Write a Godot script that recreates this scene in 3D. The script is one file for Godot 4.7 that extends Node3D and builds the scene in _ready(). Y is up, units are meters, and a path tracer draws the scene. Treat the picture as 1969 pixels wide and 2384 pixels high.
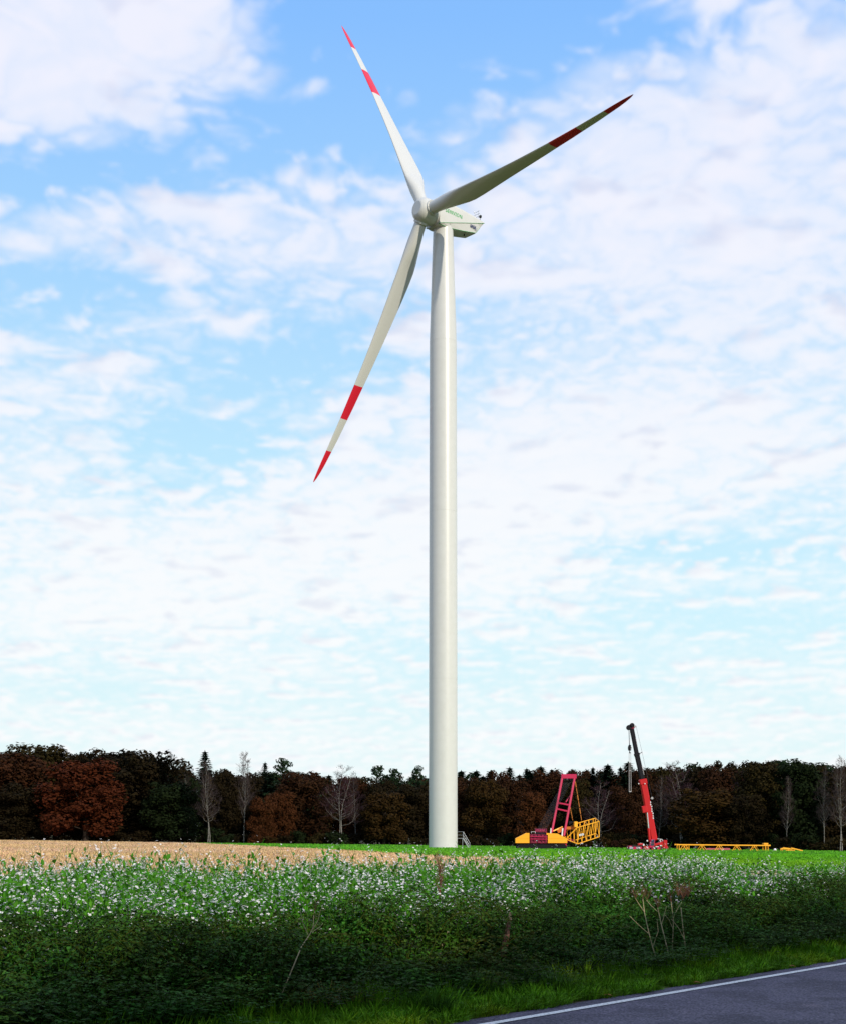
extends Node3D
# A wind turbine on flat fields at the edge of an autumn wood, seen across a country road.
# y up, metres; the camera stands at the origin, 1.6 m above the road, and looks along -z through a shifted lens.

const FOCAL := 3600.0          # focal length in photograph pixels (1969 x 2384)
const EYE := 1.6
const HORIZON := 1952.0        # photograph row of the horizon
const MID := 984.5
const TURBINE_Z := 245.0

var rng := RandomNumberGenerator.new()
var taken := {}
var mats := {}

# ---------------------------------------------------------------- mesh collecting

class MB:
	var v := PackedVector3Array()
	var n := PackedVector3Array()
	var c := PackedColorArray()
	var ix := PackedInt32Array()
	func tri(a: Vector3, b: Vector3, d: Vector3, out: Vector3, col := Color.WHITE) -> void:
		# one flat triangle whose front looks along out
		var nn := (d - a).cross(b - a)
		if nn.length_squared() < 1e-14:
			return
		nn = nn.normalized()
		var k := v.size()
		if nn.dot(out) < 0.0:
			nn = -nn
			v.append(a); v.append(d); v.append(b)
		else:
			v.append(a); v.append(b); v.append(d)
		n.append(nn); n.append(nn); n.append(nn)
		c.append(col); c.append(col); c.append(col)
		ix.append(k); ix.append(k + 1); ix.append(k + 2)
	func quad(a: Vector3, b: Vector3, d: Vector3, e: Vector3, out: Vector3, col := Color.WHITE) -> void:
		tri(a, b, d, out, col)
		tri(a, d, e, out, col)
	func leaf(p: Vector3, along: Vector3, side: Vector3, col: Color) -> void:
		# a rhombic leaf or leaf tuft: four corners, two triangles
		var nn := side.cross(along).normalized()
		var k := v.size()
		v.append(p - along); v.append(p + side * 0.9 - along * 0.1); v.append(p + along); v.append(p - side * 0.9 - along * 0.1)
		for i in 4:
			n.append(nn)
			c.append(col)
		ix.append(k); ix.append(k + 2); ix.append(k + 1)
		ix.append(k); ix.append(k + 3); ix.append(k + 2)
	func smooth(a: Vector3, b: Vector3, d: Vector3, na: Vector3, nb: Vector3, nd: Vector3, col: Color) -> void:
		var g := (d - a).cross(b - a)
		if g.length_squared() < 1e-16:
			return
		var k := v.size()
		if g.dot(na + nb + nd) < 0.0:
			v.append(a); v.append(d); v.append(b)
			n.append(na); n.append(nd); n.append(nb)
		else:
			v.append(a); v.append(b); v.append(d)
			n.append(na); n.append(nb); n.append(nd)
		c.append(col); c.append(col); c.append(col)
		ix.append(k); ix.append(k + 1); ix.append(k + 2)
	func tube(p: Vector3, q: Vector3, r0: float, r1: float, sides := 8, col := Color.WHITE, caps := true) -> void:
		var w := q - p
		if w.length() < 1e-6:
			return
		w = w.normalized()
		var u := w.cross(Vector3(0, 1, 0) if absf(w.y) < 0.9 else Vector3(1, 0, 0)).normalized()
		var t := w.cross(u)
		for i in sides:
			var a := TAU * i / sides
			var b := TAU * (i + 1) / sides
			var da := u * cos(a) + t * sin(a)
			var db := u * cos(b) + t * sin(b)
			smooth(p + da * r0, q + da * r1, q + db * r1, da, da, db, col)
			smooth(p + da * r0, q + db * r1, p + db * r0, da, db, db, col)
			if caps:
				tri(p, p + da * r0, p + db * r0, -w, col)
				tri(q, q + da * r1, q + db * r1, w, col)
	func path(points: Array, radii: Array, sides := 6, col := Color.WHITE) -> void:
		for i in points.size() - 1:
			tube(points[i], points[i + 1], radii[i], radii[i + 1], sides, col, i == 0 or i == points.size() - 2)
	func rings(rs: Array, col := Color.WHITE, cap0 := true, cap1 := true, flat_along := false) -> void:
		# rings: arrays of points, each closed; smooth skin between them
		var m: int = rs[0].size()
		var mids: Array[Vector3] = []
		for r in rs:
			var s := Vector3.ZERO
			for p in r:
				s += p
			mids.append(s / m)
		var nor: Array = []
		for i in rs.size():
			var row := PackedVector3Array()
			for j in m:
				var du: Vector3 = rs[i][(j + 1) % m] - rs[i][(j + m - 1) % m]
				var dv: Vector3 = rs[mini(i + 1, rs.size() - 1)][j] - rs[maxi(i - 1, 0)][j]
				var nn := du.cross(dv)
				nn = nn.normalized() if nn.length_squared() > 1e-14 else (rs[i][j] - mids[i]).normalized()
				if nn.dot(rs[i][j] - mids[i]) < 0.0:
					nn = -nn
				row.append(nn)
			nor.append(row)
		for i in rs.size() - 1:
			for j in m:
				var k := (j + 1) % m
				if flat_along:
					quad(rs[i][j], rs[i + 1][j], rs[i + 1][k], rs[i][k], nor[i][j] + nor[i][k], col)
				else:
					smooth(rs[i][j], rs[i + 1][j], rs[i + 1][k], nor[i][j], nor[i + 1][j], nor[i + 1][k], col)
					smooth(rs[i][j], rs[i + 1][k], rs[i][k], nor[i][j], nor[i + 1][k], nor[i][k], col)
		for e in [[cap0, 0, 1], [cap1, rs.size() - 1, rs.size() - 2]]:
			if e[0]:
				for j in m:
					tri(mids[e[1]], rs[e[1]][j], rs[e[1]][(j + 1) % m], mids[e[1]] - mids[e[2]], col)
	func box(mid: Vector3, size: Vector3, bas := Basis.IDENTITY, bev := 0.02, col := Color.WHITE) -> void:
		var h := size / 2.0
		bev = minf(bev, minf(h.x, minf(h.y, h.z)) * 0.45)
		var sg := [-1.0, 1.0]
		for ax in 3:
			var b1 := (ax + 1) % 3
			var b2 := (ax + 2) % 3
			for s in sg:
				var q: Array[Vector3] = []
				for w in [[-1.0, -1.0], [1.0, -1.0], [1.0, 1.0], [-1.0, 1.0]]:
					var p := Vector3.ZERO
					p[ax] = s * h[ax]
					p[b1] = w[0] * (h[b1] - bev)
					p[b2] = w[1] * (h[b2] - bev)
					q.append(mid + bas * p)
				var o := Vector3.ZERO
				o[ax] = s
				quad(q[0], q[1], q[2], q[3], bas * o, col)
				for s2 in sg:
					# the chamfer between the faces ax and b1
					var e: Array[Vector3] = []
					for w in [[0, -1.0], [0, 1.0], [1, 1.0], [1, -1.0]]:
						var p := Vector3.ZERO
						p[ax] = s * (h[ax] - (bev if w[0] == 1 else 0.0))
						p[b1] = s2 * (h[b1] - (bev if w[0] == 0 else 0.0))
						p[b2] = w[1] * (h[b2] - bev)
						e.append(mid + bas * p)
					var oo := Vector3.ZERO
					oo[ax] = s
					oo[b1] = s2
					quad(e[0], e[1], e[2], e[3], bas * oo, col)
		for sx in sg:
			for sy in sg:
				for sz in sg:
					var o := Vector3(sx, sy, sz)
					tri(mid + bas * (o * (h - Vector3(0, bev, bev))), mid + bas * (o * (h - Vector3(bev, 0, bev))), mid + bas * (o * (h - Vector3(bev, bev, 0))), bas * o, col)
	func prism(poly: PackedVector2Array, at: Transform3D, depth: float, col := Color.WHITE) -> void:
		# a polygon in the local xy plane, drawn out along -z by depth
		var t := Geometry2D.triangulate_polygon(poly)
		var mid := Vector2.ZERO
		for p in poly:
			mid += p / poly.size()
		for i in range(0, t.size(), 3):
			for k in 2:
				var z := -depth * k
				tri(at * Vector3(poly[t[i]].x, poly[t[i]].y, z), at * Vector3(poly[t[i + 1]].x, poly[t[i + 1]].y, z), at * Vector3(poly[t[i + 2]].x, poly[t[i + 2]].y, z), at.basis * Vector3(0, 0, 1 - 2 * k), col)
		for i in poly.size():
			var a := poly[i]
			var b := poly[(i + 1) % poly.size()]
			var e := b - a
			var o := Vector2(e.y, -e.x)
			if Geometry2D.is_point_in_polygon((a + b) / 2 + o.normalized() * 0.001, poly):
				o = -o
			quad(at * Vector3(a.x, a.y, 0), at * Vector3(b.x, b.y, 0), at * Vector3(b.x, b.y, -depth), at * Vector3(a.x, a.y, -depth), at.basis * Vector3(o.x, o.y, 0), col)
	func mesh() -> ArrayMesh:
		var m := ArrayMesh.new()
		var a := []
		a.resize(Mesh.ARRAY_MAX)
		a[Mesh.ARRAY_VERTEX] = v
		a[Mesh.ARRAY_NORMAL] = n
		a[Mesh.ARRAY_COLOR] = c
		a[Mesh.ARRAY_INDEX] = ix
		m.add_surface_from_arrays(Mesh.PRIMITIVE_TRIANGLES, a)
		return m

# ---------------------------------------------------------------- naming and tagging

func numbered(called: String) -> String:
	if not taken.has(called):
		taken[called] = 0
		return called
	taken[called] += 1
	return "%s_%03d" % [called, taken[called]]

func thing(called: String, label: String, category: String, at := Vector3.ZERO, group := "") -> Node3D:
	var o := Node3D.new()
	o.name = numbered(called)
	add_child(o)
	o.position = at
	o.set_meta("label", label)
	o.set_meta("category", category)
	if group:
		o.set_meta("group", group)
	return o

func part(parent: Node3D, called: String, mesh: Mesh, m: Material, xf := Transform3D.IDENTITY) -> MeshInstance3D:
	var o := MeshInstance3D.new()
	o.name = called
	o.mesh = mesh
	o.material_override = m
	o.transform = xf
	parent.add_child(o, true)
	return o

func solo(called: String, mesh: Mesh, m: Material, at: Vector3, label: String, category: String, group := "") -> MeshInstance3D:
	var o := MeshInstance3D.new()
	o.name = numbered(called)
	o.mesh = mesh
	o.material_override = m
	o.position = at
	add_child(o)
	o.set_meta("label", label)
	o.set_meta("category", category)
	if group:
		o.set_meta("group", group)
	return o

func setting(called: String, mesh: Mesh, m: Material) -> MeshInstance3D:
	var o := MeshInstance3D.new()
	o.name = called
	o.mesh = mesh
	o.material_override = m
	o.set_meta("kind", "structure")
	add_child(o)
	return o

func stuff(called: String, label: String, category: String) -> Node3D:
	var o := Node3D.new()
	o.name = numbered(called)
	o.set_meta("kind", "stuff")
	o.set_meta("label", label)
	o.set_meta("category", category)
	add_child(o)
	return o

func scatter(parent: Node3D, called: String, mesh: Mesh, m: Material, where: Array, tints: Array) -> void:
	var mm := MultiMesh.new()
	mm.transform_format = MultiMesh.TRANSFORM_3D
	mm.use_colors = true
	mm.mesh = mesh
	mm.instance_count = where.size()
	for i in where.size():
		mm.set_instance_transform(i, where[i])
		mm.set_instance_color(i, tints[i])
	var o := MultiMeshInstance3D.new()
	o.name = called
	o.multimesh = mm
	o.material_override = m
	o.set_meta("kind", "stuff")
	parent.add_child(o, true)

func lin(r: float, g: float, b: float) -> Color:
	return Color(r, g, b).linear_to_srgb()

func mat(key: String, col: Color, rough := 0.8, spec := 0.5, metal := 0.0, back := 0.0) -> StandardMaterial3D:
	if mats.has(key):
		return mats[key]
	var m := StandardMaterial3D.new()
	m.resource_name = key
	m.albedo_color = col
	m.roughness = rough
	m.metallic_specular = spec
	m.metallic = metal
	m.vertex_color_use_as_albedo = true
	m.cull_mode = BaseMaterial3D.CULL_DISABLED
	if back > 0.0:
		m.backlight_enabled = true
		m.backlight = Color(back, back, back).linear_to_srgb()
	mats[key] = m
	return m

# ---------------------------------------------------------------- places

func at(px: float, py: float, z: float) -> Vector3:
	# the point that lies z metres ahead on the sight line of a photograph pixel
	return Vector3((px - MID) / FOCAL * z, EYE + (HORIZON - py) / FOCAL * z, -z)

func ground_y(x: float, z: float) -> float:
	# z metres ahead; level along the road, then a gentle cross slope that falls towards +x
	var t := smoothstep(35.0, 140.0, z)
	return t * (-0.012 * x + 0.12 * sin(x * 0.031 + z * 0.017))

func road_d(x: float, z: float) -> float:
	return -0.8 * (x - 0.55) + 0.6 * (z - 13.3)

func from_road(d: float, s: float) -> Vector2:
	# (x, metres ahead) of a point d metres beyond the edge line and s metres along it
	return Vector2(0.55 - 0.8 * d + 0.6 * s, 13.3 + 0.6 * d + 0.8 * s)

func in_view(x: float, z: float, room := 5.0) -> bool:
	return absf(x) < z * 0.275 + room

func field_side(x: float, z: float) -> float:
	# > 0 on the green crop, < 0 on the stubble
	return x - (13.7 - (z - 66.0) * 0.245)

# ---------------------------------------------------------------- sky

var sky_big := FastNoiseLite.new()
var sky_mid := FastNoiseLite.new()
var sky_fine := FastNoiseLite.new()
var sky_warp := FastNoiseLite.new()
# cloud banks and gaps: photograph position (of 1736 x 2102), half sizes, amount
const BANKS := [
	[150, 40, 330, 190, 0.5], [420, 90, 170, 90, 0.4], [60, 200, 230, 90, 0.35],
	[760, 60, 260, 120, -1.0], [1120, 20, 330, 110, -0.8], [650, 260, 330, 90, -0.75], [150, 350, 300, 60, -0.75], [1000, 140, 160, 60, -0.3],
	[1350, 330, 420, 210, 0.55], [1640, 120, 170, 120, 0.4], [500, 500, 420, 70, 0.32], [300, 420, 260, 40, 0.2],
	[420, 900, 240, 60, -0.5], [560, 760, 240, 60, -0.5], [330, 1000, 210, 40, -0.35], [120, 590, 200, 50, -0.4], [700, 700, 130, 40, -0.15],
	[1250, 560, 480, 120, 0.4], [1350, 880, 420, 200, 0.45], [150, 870, 200, 150, 0.35], [500, 1180, 700, 110, 0.5], [900, 1040, 500, 90, 0.4],
	[1400, 1130, 260, 34, -0.75], [1650, 1060, 160, 50, -0.2], [1500, 1290, 260, 60, -0.4], [1200, 1380, 260, 50, -0.25], [250, 1440, 400, 80, -0.1],
]
const SKY_ROWS := [0.0, 3.0, 8.0, 14.0, 20.0, 28.0, 50.0, 90.0]
const SKY_TONES := [[0.80, 0.95, 0.93], [0.76, 0.94, 0.96], [0.64, 0.90, 1.0], [0.51, 0.80, 1.0], [0.38, 0.67, 1.0], [0.245, 0.52, 1.0], [0.15, 0.36, 0.84], [0.11, 0.27, 0.70]]

func sky_color(az: float, el: float) -> Color:
	var e := rad_to_deg(el)
	var i := 0
	while i < 6 and SKY_ROWS[i + 1] < e:
		i += 1
	var f := clampf((e - SKY_ROWS[i]) / (SKY_ROWS[i + 1] - SKY_ROWS[i]), 0.0, 1.0)
	var r: float = lerpf(SKY_TONES[i][0], SKY_TONES[i + 1][0], f)
	var g: float = lerpf(SKY_TONES[i][1], SKY_TONES[i + 1][1], f)
	var b: float = lerpf(SKY_TONES[i][2], SKY_TONES[i + 1][2], f)
	var k := cos(el) / (sin(el) + 0.12)
	var x := sin(az) * k
	var z := cos(az) * k
	var wx := sky_warp.get_noise_2d(x * 4.0, z * 4.0) * 0.035
	var wz := sky_warp.get_noise_2d(x * 4.0 + 50.0, z * 4.0) * 0.035
	x += wx
	z += wz
	var big := sky_big.get_noise_2d(x, z)
	var mid := sky_mid.get_noise_2d(x, z)
	var fine := sky_fine.get_noise_2d(x, z)
	var bank := 0.18
	if absf(az) < 0.8:
		var pu := 868.0 + tan(az) * 3174.0
		var pv := 1721.0 - tan(el) / cos(az) * 3174.0
		for w in BANKS:
			var du: float = (pu + mid * 60.0 - w[0]) / w[2]
			var dv: float = (pv + fine * 40.0 - w[1]) / w[3]
			var q := du * du + dv * dv
			if q < 6.0:
				bank += w[4] * exp(-q)
	var puff := absf(mid) * 2.2 - 0.42
	var puff2 := absf(fine) * 2.0 - 0.4
	var dens := bank + 0.35 * big + 0.42 * mid + 0.55 * puff + (0.30 * puff2 + 0.15 * fine) * smoothstep(1.0, 11.0, e)
	var cover := smoothstep(-0.38, 0.66, dens)
	var thick := smoothstep(0.35, 1.3, dens)
	# lit cloud, a little duller where it is thick and seen from below
	var cr := lerpf(0.86, 0.97, thick)
	var cg := lerpf(0.90, 0.95, thick)
	var cb := 1.0
	var low := smoothstep(26.0, 6.0, e)
	cr = lerpf(cr * 0.93, 0.97, low)
	cg = lerpf(cg * 0.95, 0.985, low)
	var grey := smoothstep(0.15, 0.6, sky_mid.get_noise_2d(x + 0.02, z + 0.035) - mid * 0.2) * 0.15
	cr *= 1.0 - grey
	cg *= 1.0 - grey * 0.9
	cb *= 1.0 - grey * 0.5
	cover *= 0.94
	return Color(lerpf(r, cr, cover), lerpf(g, cg, cover), lerpf(b, cb, cover))

func sky_piece(w: int, h: int, az0: float, az1: float, el0: float, el1: float) -> Image:
	var a := PackedFloat32Array()
	a.resize(w * h * 3)
	var k := 0
	for y in h:
		var el := el1 + (el0 - el1) * (y + 0.5) / h
		for x in w:
			var c := sky_color(az0 + (az1 - az0) * (x + 0.5) / w, el)
			a[k] = c.r
			a[k + 1] = c.g
			a[k + 2] = c.b
			k += 3
	return Image.create_from_data(w, h, false, Image.FORMAT_RGBF, a.to_byte_array())

func sky_panorama() -> ImageTexture:
	sky_big.seed = 5; sky_big.frequency = 0.9; sky_big.fractal_octaves = 3
	sky_mid.seed = 11; sky_mid.frequency = 5.5; sky_mid.fractal_octaves = 4; sky_mid.fractal_gain = 0.5
	sky_fine.seed = 23; sky_fine.frequency = 15.0; sky_fine.fractal_octaves = 4; sky_fine.fractal_gain = 0.55
	sky_warp.seed = 31; sky_warp.frequency = 1.0; sky_warp.fractal_octaves = 3
	var full := sky_piece(1024, 256, 0.0, TAU, 0.0, PI / 2)
	full.resize(4096, 1024, Image.INTERPOLATE_CUBIC)
	var sheet := Image.create(4096, 2048, false, Image.FORMAT_RGBF)
	sheet.fill(Color(0.30, 0.30, 0.22))
	sheet.blit_rect(full, Rect2i(0, 0, 4096, 1024), Vector2i(0, 0))
	# finer samples of the same sky round the direction of view
	var da := TAU / 4096.0
	var n := 320
	var m := 400
	var right := sky_piece(n, m, 0.0, n * da, 0.0, m * da)
	var left := sky_piece(n, m, -n * da, 0.0, 0.0, m * da)
	sheet.blit_rect(right, Rect2i(0, 0, n, m), Vector2i(0, 1024 - m))
	sheet.blit_rect(left, Rect2i(0, 0, n, m), Vector2i(4096 - n, 1024 - m))
	return ImageTexture.create_from_image(sheet)

# ---------------------------------------------------------------- main

func _ready() -> void:
	rng.seed = 20141103
	var cam := Camera3D.new()
	cam.name = "camera"
	cam.projection = Camera3D.PROJECTION_FRUSTUM
	cam.near = 0.1
	cam.far = 6000.0
	cam.size = 2384.0 / FOCAL * cam.near
	cam.frustum_offset = Vector2(0.0, (HORIZON - 1192.0) / FOCAL * cam.near)
	cam.position = Vector3(0, EYE, 0)
	add_child(cam)
	cam.current = true

	var env := Environment.new()
	env.background_mode = Environment.BG_SKY
	env.tonemap_mode = Environment.TONE_MAPPER_LINEAR
	env.tonemap_exposure = 1.0
	env.sdfgi_enabled = true
	env.ssao_enabled = true
	env.ssil_enabled = true
	var sky := Sky.new()
	var pano := PanoramaSkyMaterial.new()
	pano.panorama = sky_panorama()
	sky.sky_material = pano
	env.sky = sky
	env.background_energy_multiplier = 1.0
	var we := WorldEnvironment.new()
	we.name = "environment"
	we.environment = env
	add_child(we)

	# late autumn sun, behind the viewer and to the side
	var sun := DirectionalLight3D.new()
	sun.name = "sun"
	sun.light_energy = 1.25
	sun.light_angular_distance = 0.5
	sun.light_color = Color(1.0, 0.955, 0.88)
	sun.shadow_enabled = true
	var az := deg_to_rad(37.0)
	var el := deg_to_rad(23.5)
	sun.look_at_from_position(Vector3(sin(az) * cos(el), sin(el), cos(az) * cos(el)) * 50.0, Vector3.ZERO, Vector3.UP)
	add_child(sun)

	build_ground()
	build_turbine()
	build_stairs()
	build_crawler_crane()
	build_mobile_crane()
	build_boom_sections()
	build_trees()
	build_roadside_trees()
	build_fields()
	build_undergrowth()
	build_single_plants()

# ---------------------------------------------------------------- ground, road, field sheets

func noise_texture(sd: int, freq: float, stops: Array, size := 512, octaves := 5) -> NoiseTexture2D:
	var nz := FastNoiseLite.new()
	nz.seed = sd
	nz.frequency = freq
	nz.fractal_octaves = octaves
	var g := Gradient.new()
	var o := PackedFloat32Array()
	var cs := PackedColorArray()
	for s in stops:
		o.append(s[0])
		cs.append(lin(s[1], s[2], s[3]))
	g.offsets = o
	g.colors = cs
	var t := NoiseTexture2D.new()
	t.width = size
	t.height = size
	t.seamless = true
	t.noise = nz
	t.color_ramp = g
	return t

func speckle_image(size: int, sd: int, low: Color, high: Color, bright: float) -> ImageTexture:
	# crushed stone in bitumen: grains of random tone, a few of them pale
	var r := RandomNumberGenerator.new()
	r.seed = sd
	var im := Image.create(size, size, false, Image.FORMAT_RGB8)
	for y in size:
		for x in size:
			var c := low.lerp(high, pow(r.randf(), 1.6))
			if r.randf() < bright:
				c = c.lerp(Color(0.62, 0.61, 0.6), r.randf_range(0.2, 0.6))
			im.set_pixel(x, y, c)
	return ImageTexture.create_from_image(im)

func sheet(xs: Array, zs: Array, lift: float, inside = null) -> ArrayMesh:
	var b := MB.new()
	for i in xs.size() - 1:
		for j in zs.size() - 1:
			if inside != null and not inside.call((xs[i] + xs[i + 1]) / 2.0, (zs[j] + zs[j + 1]) / 2.0):
				continue
			var q: Array[Vector3] = []
			for w in [[i, j], [i + 1, j], [i + 1, j + 1], [i, j + 1]]:
				q.append(Vector3(xs[w[0]], ground_y(xs[w[0]], zs[w[1]]) + lift, -zs[w[1]]))
			b.quad(q[0], q[1], q[2], q[3], Vector3.UP)
	return b.mesh()

func steps(a: float, b: float, n: int) -> Array:
	var r := []
	for i in n + 1:
		r.append(lerpf(a, b, float(i) / n))
	return r

func build_ground() -> void:
	var soil := mat("soil", Color.WHITE, 0.95, 0.2)
	soil.albedo_texture = noise_texture(3, 0.02, [[0.3, 0.035, 0.035, 0.014], [0.5, 0.06, 0.055, 0.02], [0.7, 0.09, 0.07, 0.035]])
	soil.uv1_triplanar = true
	soil.uv1_world_triplanar = true
	soil.uv1_scale = Vector3.ONE * 0.21
	var xs := [-1500.0, -700.0, -350.0] + steps(-200.0, 200.0, 40) + [350.0, 700.0, 1500.0]
	var zs := [-900.0, -300.0, -60.0] + steps(-20.0, 480.0, 50) + [700.0, 1100.0, 2500.0]
	setting("ground", sheet(xs, zs, 0.0), soil)

	# road: a strip along the edge line, with a slight rise to the crown
	var tar := mat("asphalt", Color.WHITE, 0.86, 0.4)
	tar.albedo_texture = speckle_image(512, 9, lin(0.040, 0.034, 0.050), lin(0.225, 0.190, 0.255), 0.08)
	tar.uv1_triplanar = true
	tar.uv1_world_triplanar = true
	tar.uv1_scale = Vector3.ONE * 0.15
	tar.detail_enabled = true
	tar.detail_blend_mode = BaseMaterial3D.BLEND_MODE_MUL
	tar.detail_albedo = noise_texture(17, 0.012, [[0.25, 0.62, 0.62, 0.64], [0.5, 0.95, 0.95, 0.95], [0.8, 1.0, 1.0, 1.0]])
	tar.detail_uv_layer = BaseMaterial3D.DETAIL_UV_1
	tar.normal_enabled = true
	var grit := NoiseTexture2D.new()
	grit.width = 1024
	grit.height = 1024
	grit.seamless = true
	grit.as_normal_map = true
	grit.bump_strength = 2.0
	var gn := FastNoiseLite.new()
	gn.frequency = 0.25
	gn.seed = 8
	grit.noise = gn
	tar.normal_texture = grit
	tar.normal_scale = 0.7
	var b := MB.new()
	var ds := [0.30, 0.20, -0.4, -3.1, -6.2, -6.6]
	var hs := [0.004, 0.010, 0.016, 0.05, 0.02, 0.004]
	for i in ds.size() - 1:
		for k in 45:
			var s0 := -90.0 + k * 6.0
			var q: Array[Vector3] = []
			for w in [[i, s0], [i + 1, s0], [i + 1, s0 + 6.0], [i, s0 + 6.0]]:
				# the outer edge of the asphalt is a little ragged
				var dd: float = ds[w[0]] + (0.05 * sin(w[1] * 1.7) if w[0] == 0 else 0.0)
				var p := from_road(dd, w[1])
				q.append(Vector3(p.x, hs[w[0]], -p.y))
			b.quad(q[0], q[1], q[2], q[3], Vector3.UP)
	setting("road", b.mesh(), tar)
	var paint := mat("road_paint", Color.WHITE, 0.7, 0.4)
	paint.albedo_texture = noise_texture(41, 0.09, [[0.20, 0.22, 0.21, 0.21], [0.32, 0.66, 0.64, 0.60], [0.6, 0.80, 0.78, 0.73], [0.8, 0.86, 0.84, 0.80]], 512, 6)
	paint.uv1_triplanar = true
	paint.uv1_world_triplanar = true
	paint.uv1_scale = Vector3.ONE * 0.6
	for e in [[-0.01, -0.115, "edge_line"], [-5.85, -5.96, "far_edge_line"]]:
		b = MB.new()
		for k in 135:
			var s0 := -90.0 + k * 2.0
			var q: Array[Vector3] = []
			for w in [[e[0], s0], [e[1], s0], [e[1], s0 + 2.0], [e[0], s0 + 2.0]]:
				var p := from_road(w[0], w[1])
				q.append(Vector3(p.x, 0.0195 if e[0] > -1.0 else 0.0285, -p.y))
			b.quad(q[0], q[1], q[2], q[3], Vector3.UP)
		setting(e[2], b.mesh(), paint)

	# soil of the stubble field, of the crop, and the litter under the wood
	var dry := mat("stubble_soil", Color.WHITE, 0.95, 0.2)
	dry.albedo_texture = noise_texture(5, 0.05, [[0.3, 0.10, 0.042, 0.028], [0.5, 0.19, 0.085, 0.052], [0.7, 0.32, 0.165, 0.10]], 512, 6)
	dry.uv1_triplanar = true
	dry.uv1_world_triplanar = true
	dry.uv1_scale = Vector3.ONE * 0.37
	var fx := steps(-180.0, 150.0, 66)
	var fz := steps(22.0, 352.0, 66)
	setting("stubble_field", sheet(fx, fz, 0.02, func(x, z): return road_d(x, z) > 8.0 and field_side(x, z) < 4.0), dry)
	var green := mat("crop_soil", Color.WHITE, 0.95, 0.2)
	green.albedo_texture = noise_texture(6, 0.04, [[0.3, 0.03, 0.09, 0.012], [0.5, 0.045, 0.16, 0.016], [0.7, 0.07, 0.22, 0.02]], 512, 5)
	green.uv1_triplanar = true
	green.uv1_world_triplanar = true
	green.uv1_scale = Vector3.ONE * 0.29
	setting("crop_field", sheet(fx, fz, 0.04, func(x, z): return road_d(x, z) > 8.0 and field_side(x, z) > 1.0), green)

# ---------------------------------------------------------------- wind turbine

func lathe(profile: Array, xf: Transform3D, sides: int, b: MB, cap0 := true, cap1 := true) -> void:
	# profile: [along, radius] pairs round the local y axis
	var rs := []
	for p in profile:
		var r := PackedVector3Array()
		for j in sides:
			var a := TAU * j / sides
			r.append(xf * Vector3(cos(a) * p[1], p[0], sin(a) * p[1]))
		rs.append(r)
	b.rings(rs, Color.WHITE, cap0, cap1)

func blade_ring(r: float, chord: float, thick: float, round_: float, twist: float, bend: float) -> PackedVector3Array:
	# a section across the blade's local y axis: x towards the leading edge (upwind), z across
	var out := PackedVector3Array()
	var m := 36
	for j in m:
		var a := TAU * j / m
		var ca := cos(a)
		var x := 0.5 * (1.0 + ca)                       # 1 at the leading edge, 0 at the trailing edge
		var t := 1.0 - x
		var yt := 5.0 * (0.2969 * sqrt(t) - 0.126 * t - 0.3516 * t * t + 0.2843 * t * t * t - 0.1036 * t * t * t * t)
		var foil := Vector2((x - 0.66) * chord, yt * thick * (1.0 if sin(a) > 0.0 else -0.72))
		var circ := Vector2(ca * chord * 0.5, sin(a) * chord * 0.5)
		var p := foil.lerp(circ, round_)
		var q := p.rotated(twist)
		out.append(Vector3(q.x + bend, r, q.y))
	return out

const BLADE := [
	# radius, chord, thickness, roundness, twist (degrees)
	[1.75, 1.92, 1.92, 1.0, 12.0], [2.6, 1.93, 1.93, 1.0, 12.0], [3.6, 2.02, 1.85, 0.93, 12.0], [5.0, 2.4, 1.6, 0.66, 12.0], [6.5, 2.95, 1.32, 0.32, 11.5],
	[8.0, 3.36, 1.08, 0.1, 11.0], [9.4, 3.48, 0.92, 0.0, 10.0], [11.5, 3.35, 0.78, 0.0, 8.5], [14.0, 3.08, 0.66, 0.0, 7.0], [18.0, 2.65, 0.52, 0.0, 5.0],
	[22.0, 2.3, 0.43, 0.0, 3.6], [26.0, 2.0, 0.36, 0.0, 2.4], [28.8, 1.78, 0.31, 0.0, 1.6], [32.5, 1.58, 0.27, 0.0, 1.0], [34.6, 1.42, 0.235, 0.0, 0.6], [38.0, 1.25, 0.2, 0.0, 0.2],
	[40.3, 1.07, 0.165, 0.0, 0.0], [42.5, 0.92, 0.14, 0.0, 0.0], [44.0, 0.72, 0.11, 0.0, 0.0], [45.2, 0.45, 0.07, 0.0, 0.0], [45.8, 0.2, 0.035, 0.0, 0.0], [46.0, 0.04, 0.012, 0.0, 0.0],
]

func blade_mesh(from: float, to: float) -> ArrayMesh:
	var rs := []
	for k in BLADE:
		if k[0] >= from - 0.01 and k[0] <= to + 0.01:
			var s: float = (k[0] - 1.75) / 44.25
			rs.append(blade_ring(k[0] * 0.989, k[1], k[2], k[3], deg_to_rad(k[4]), -0.9 * s + 3.0 * s * s))
	var b := MB.new()
	b.rings(rs, Color.WHITE, true, true)
	return b.mesh()

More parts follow.
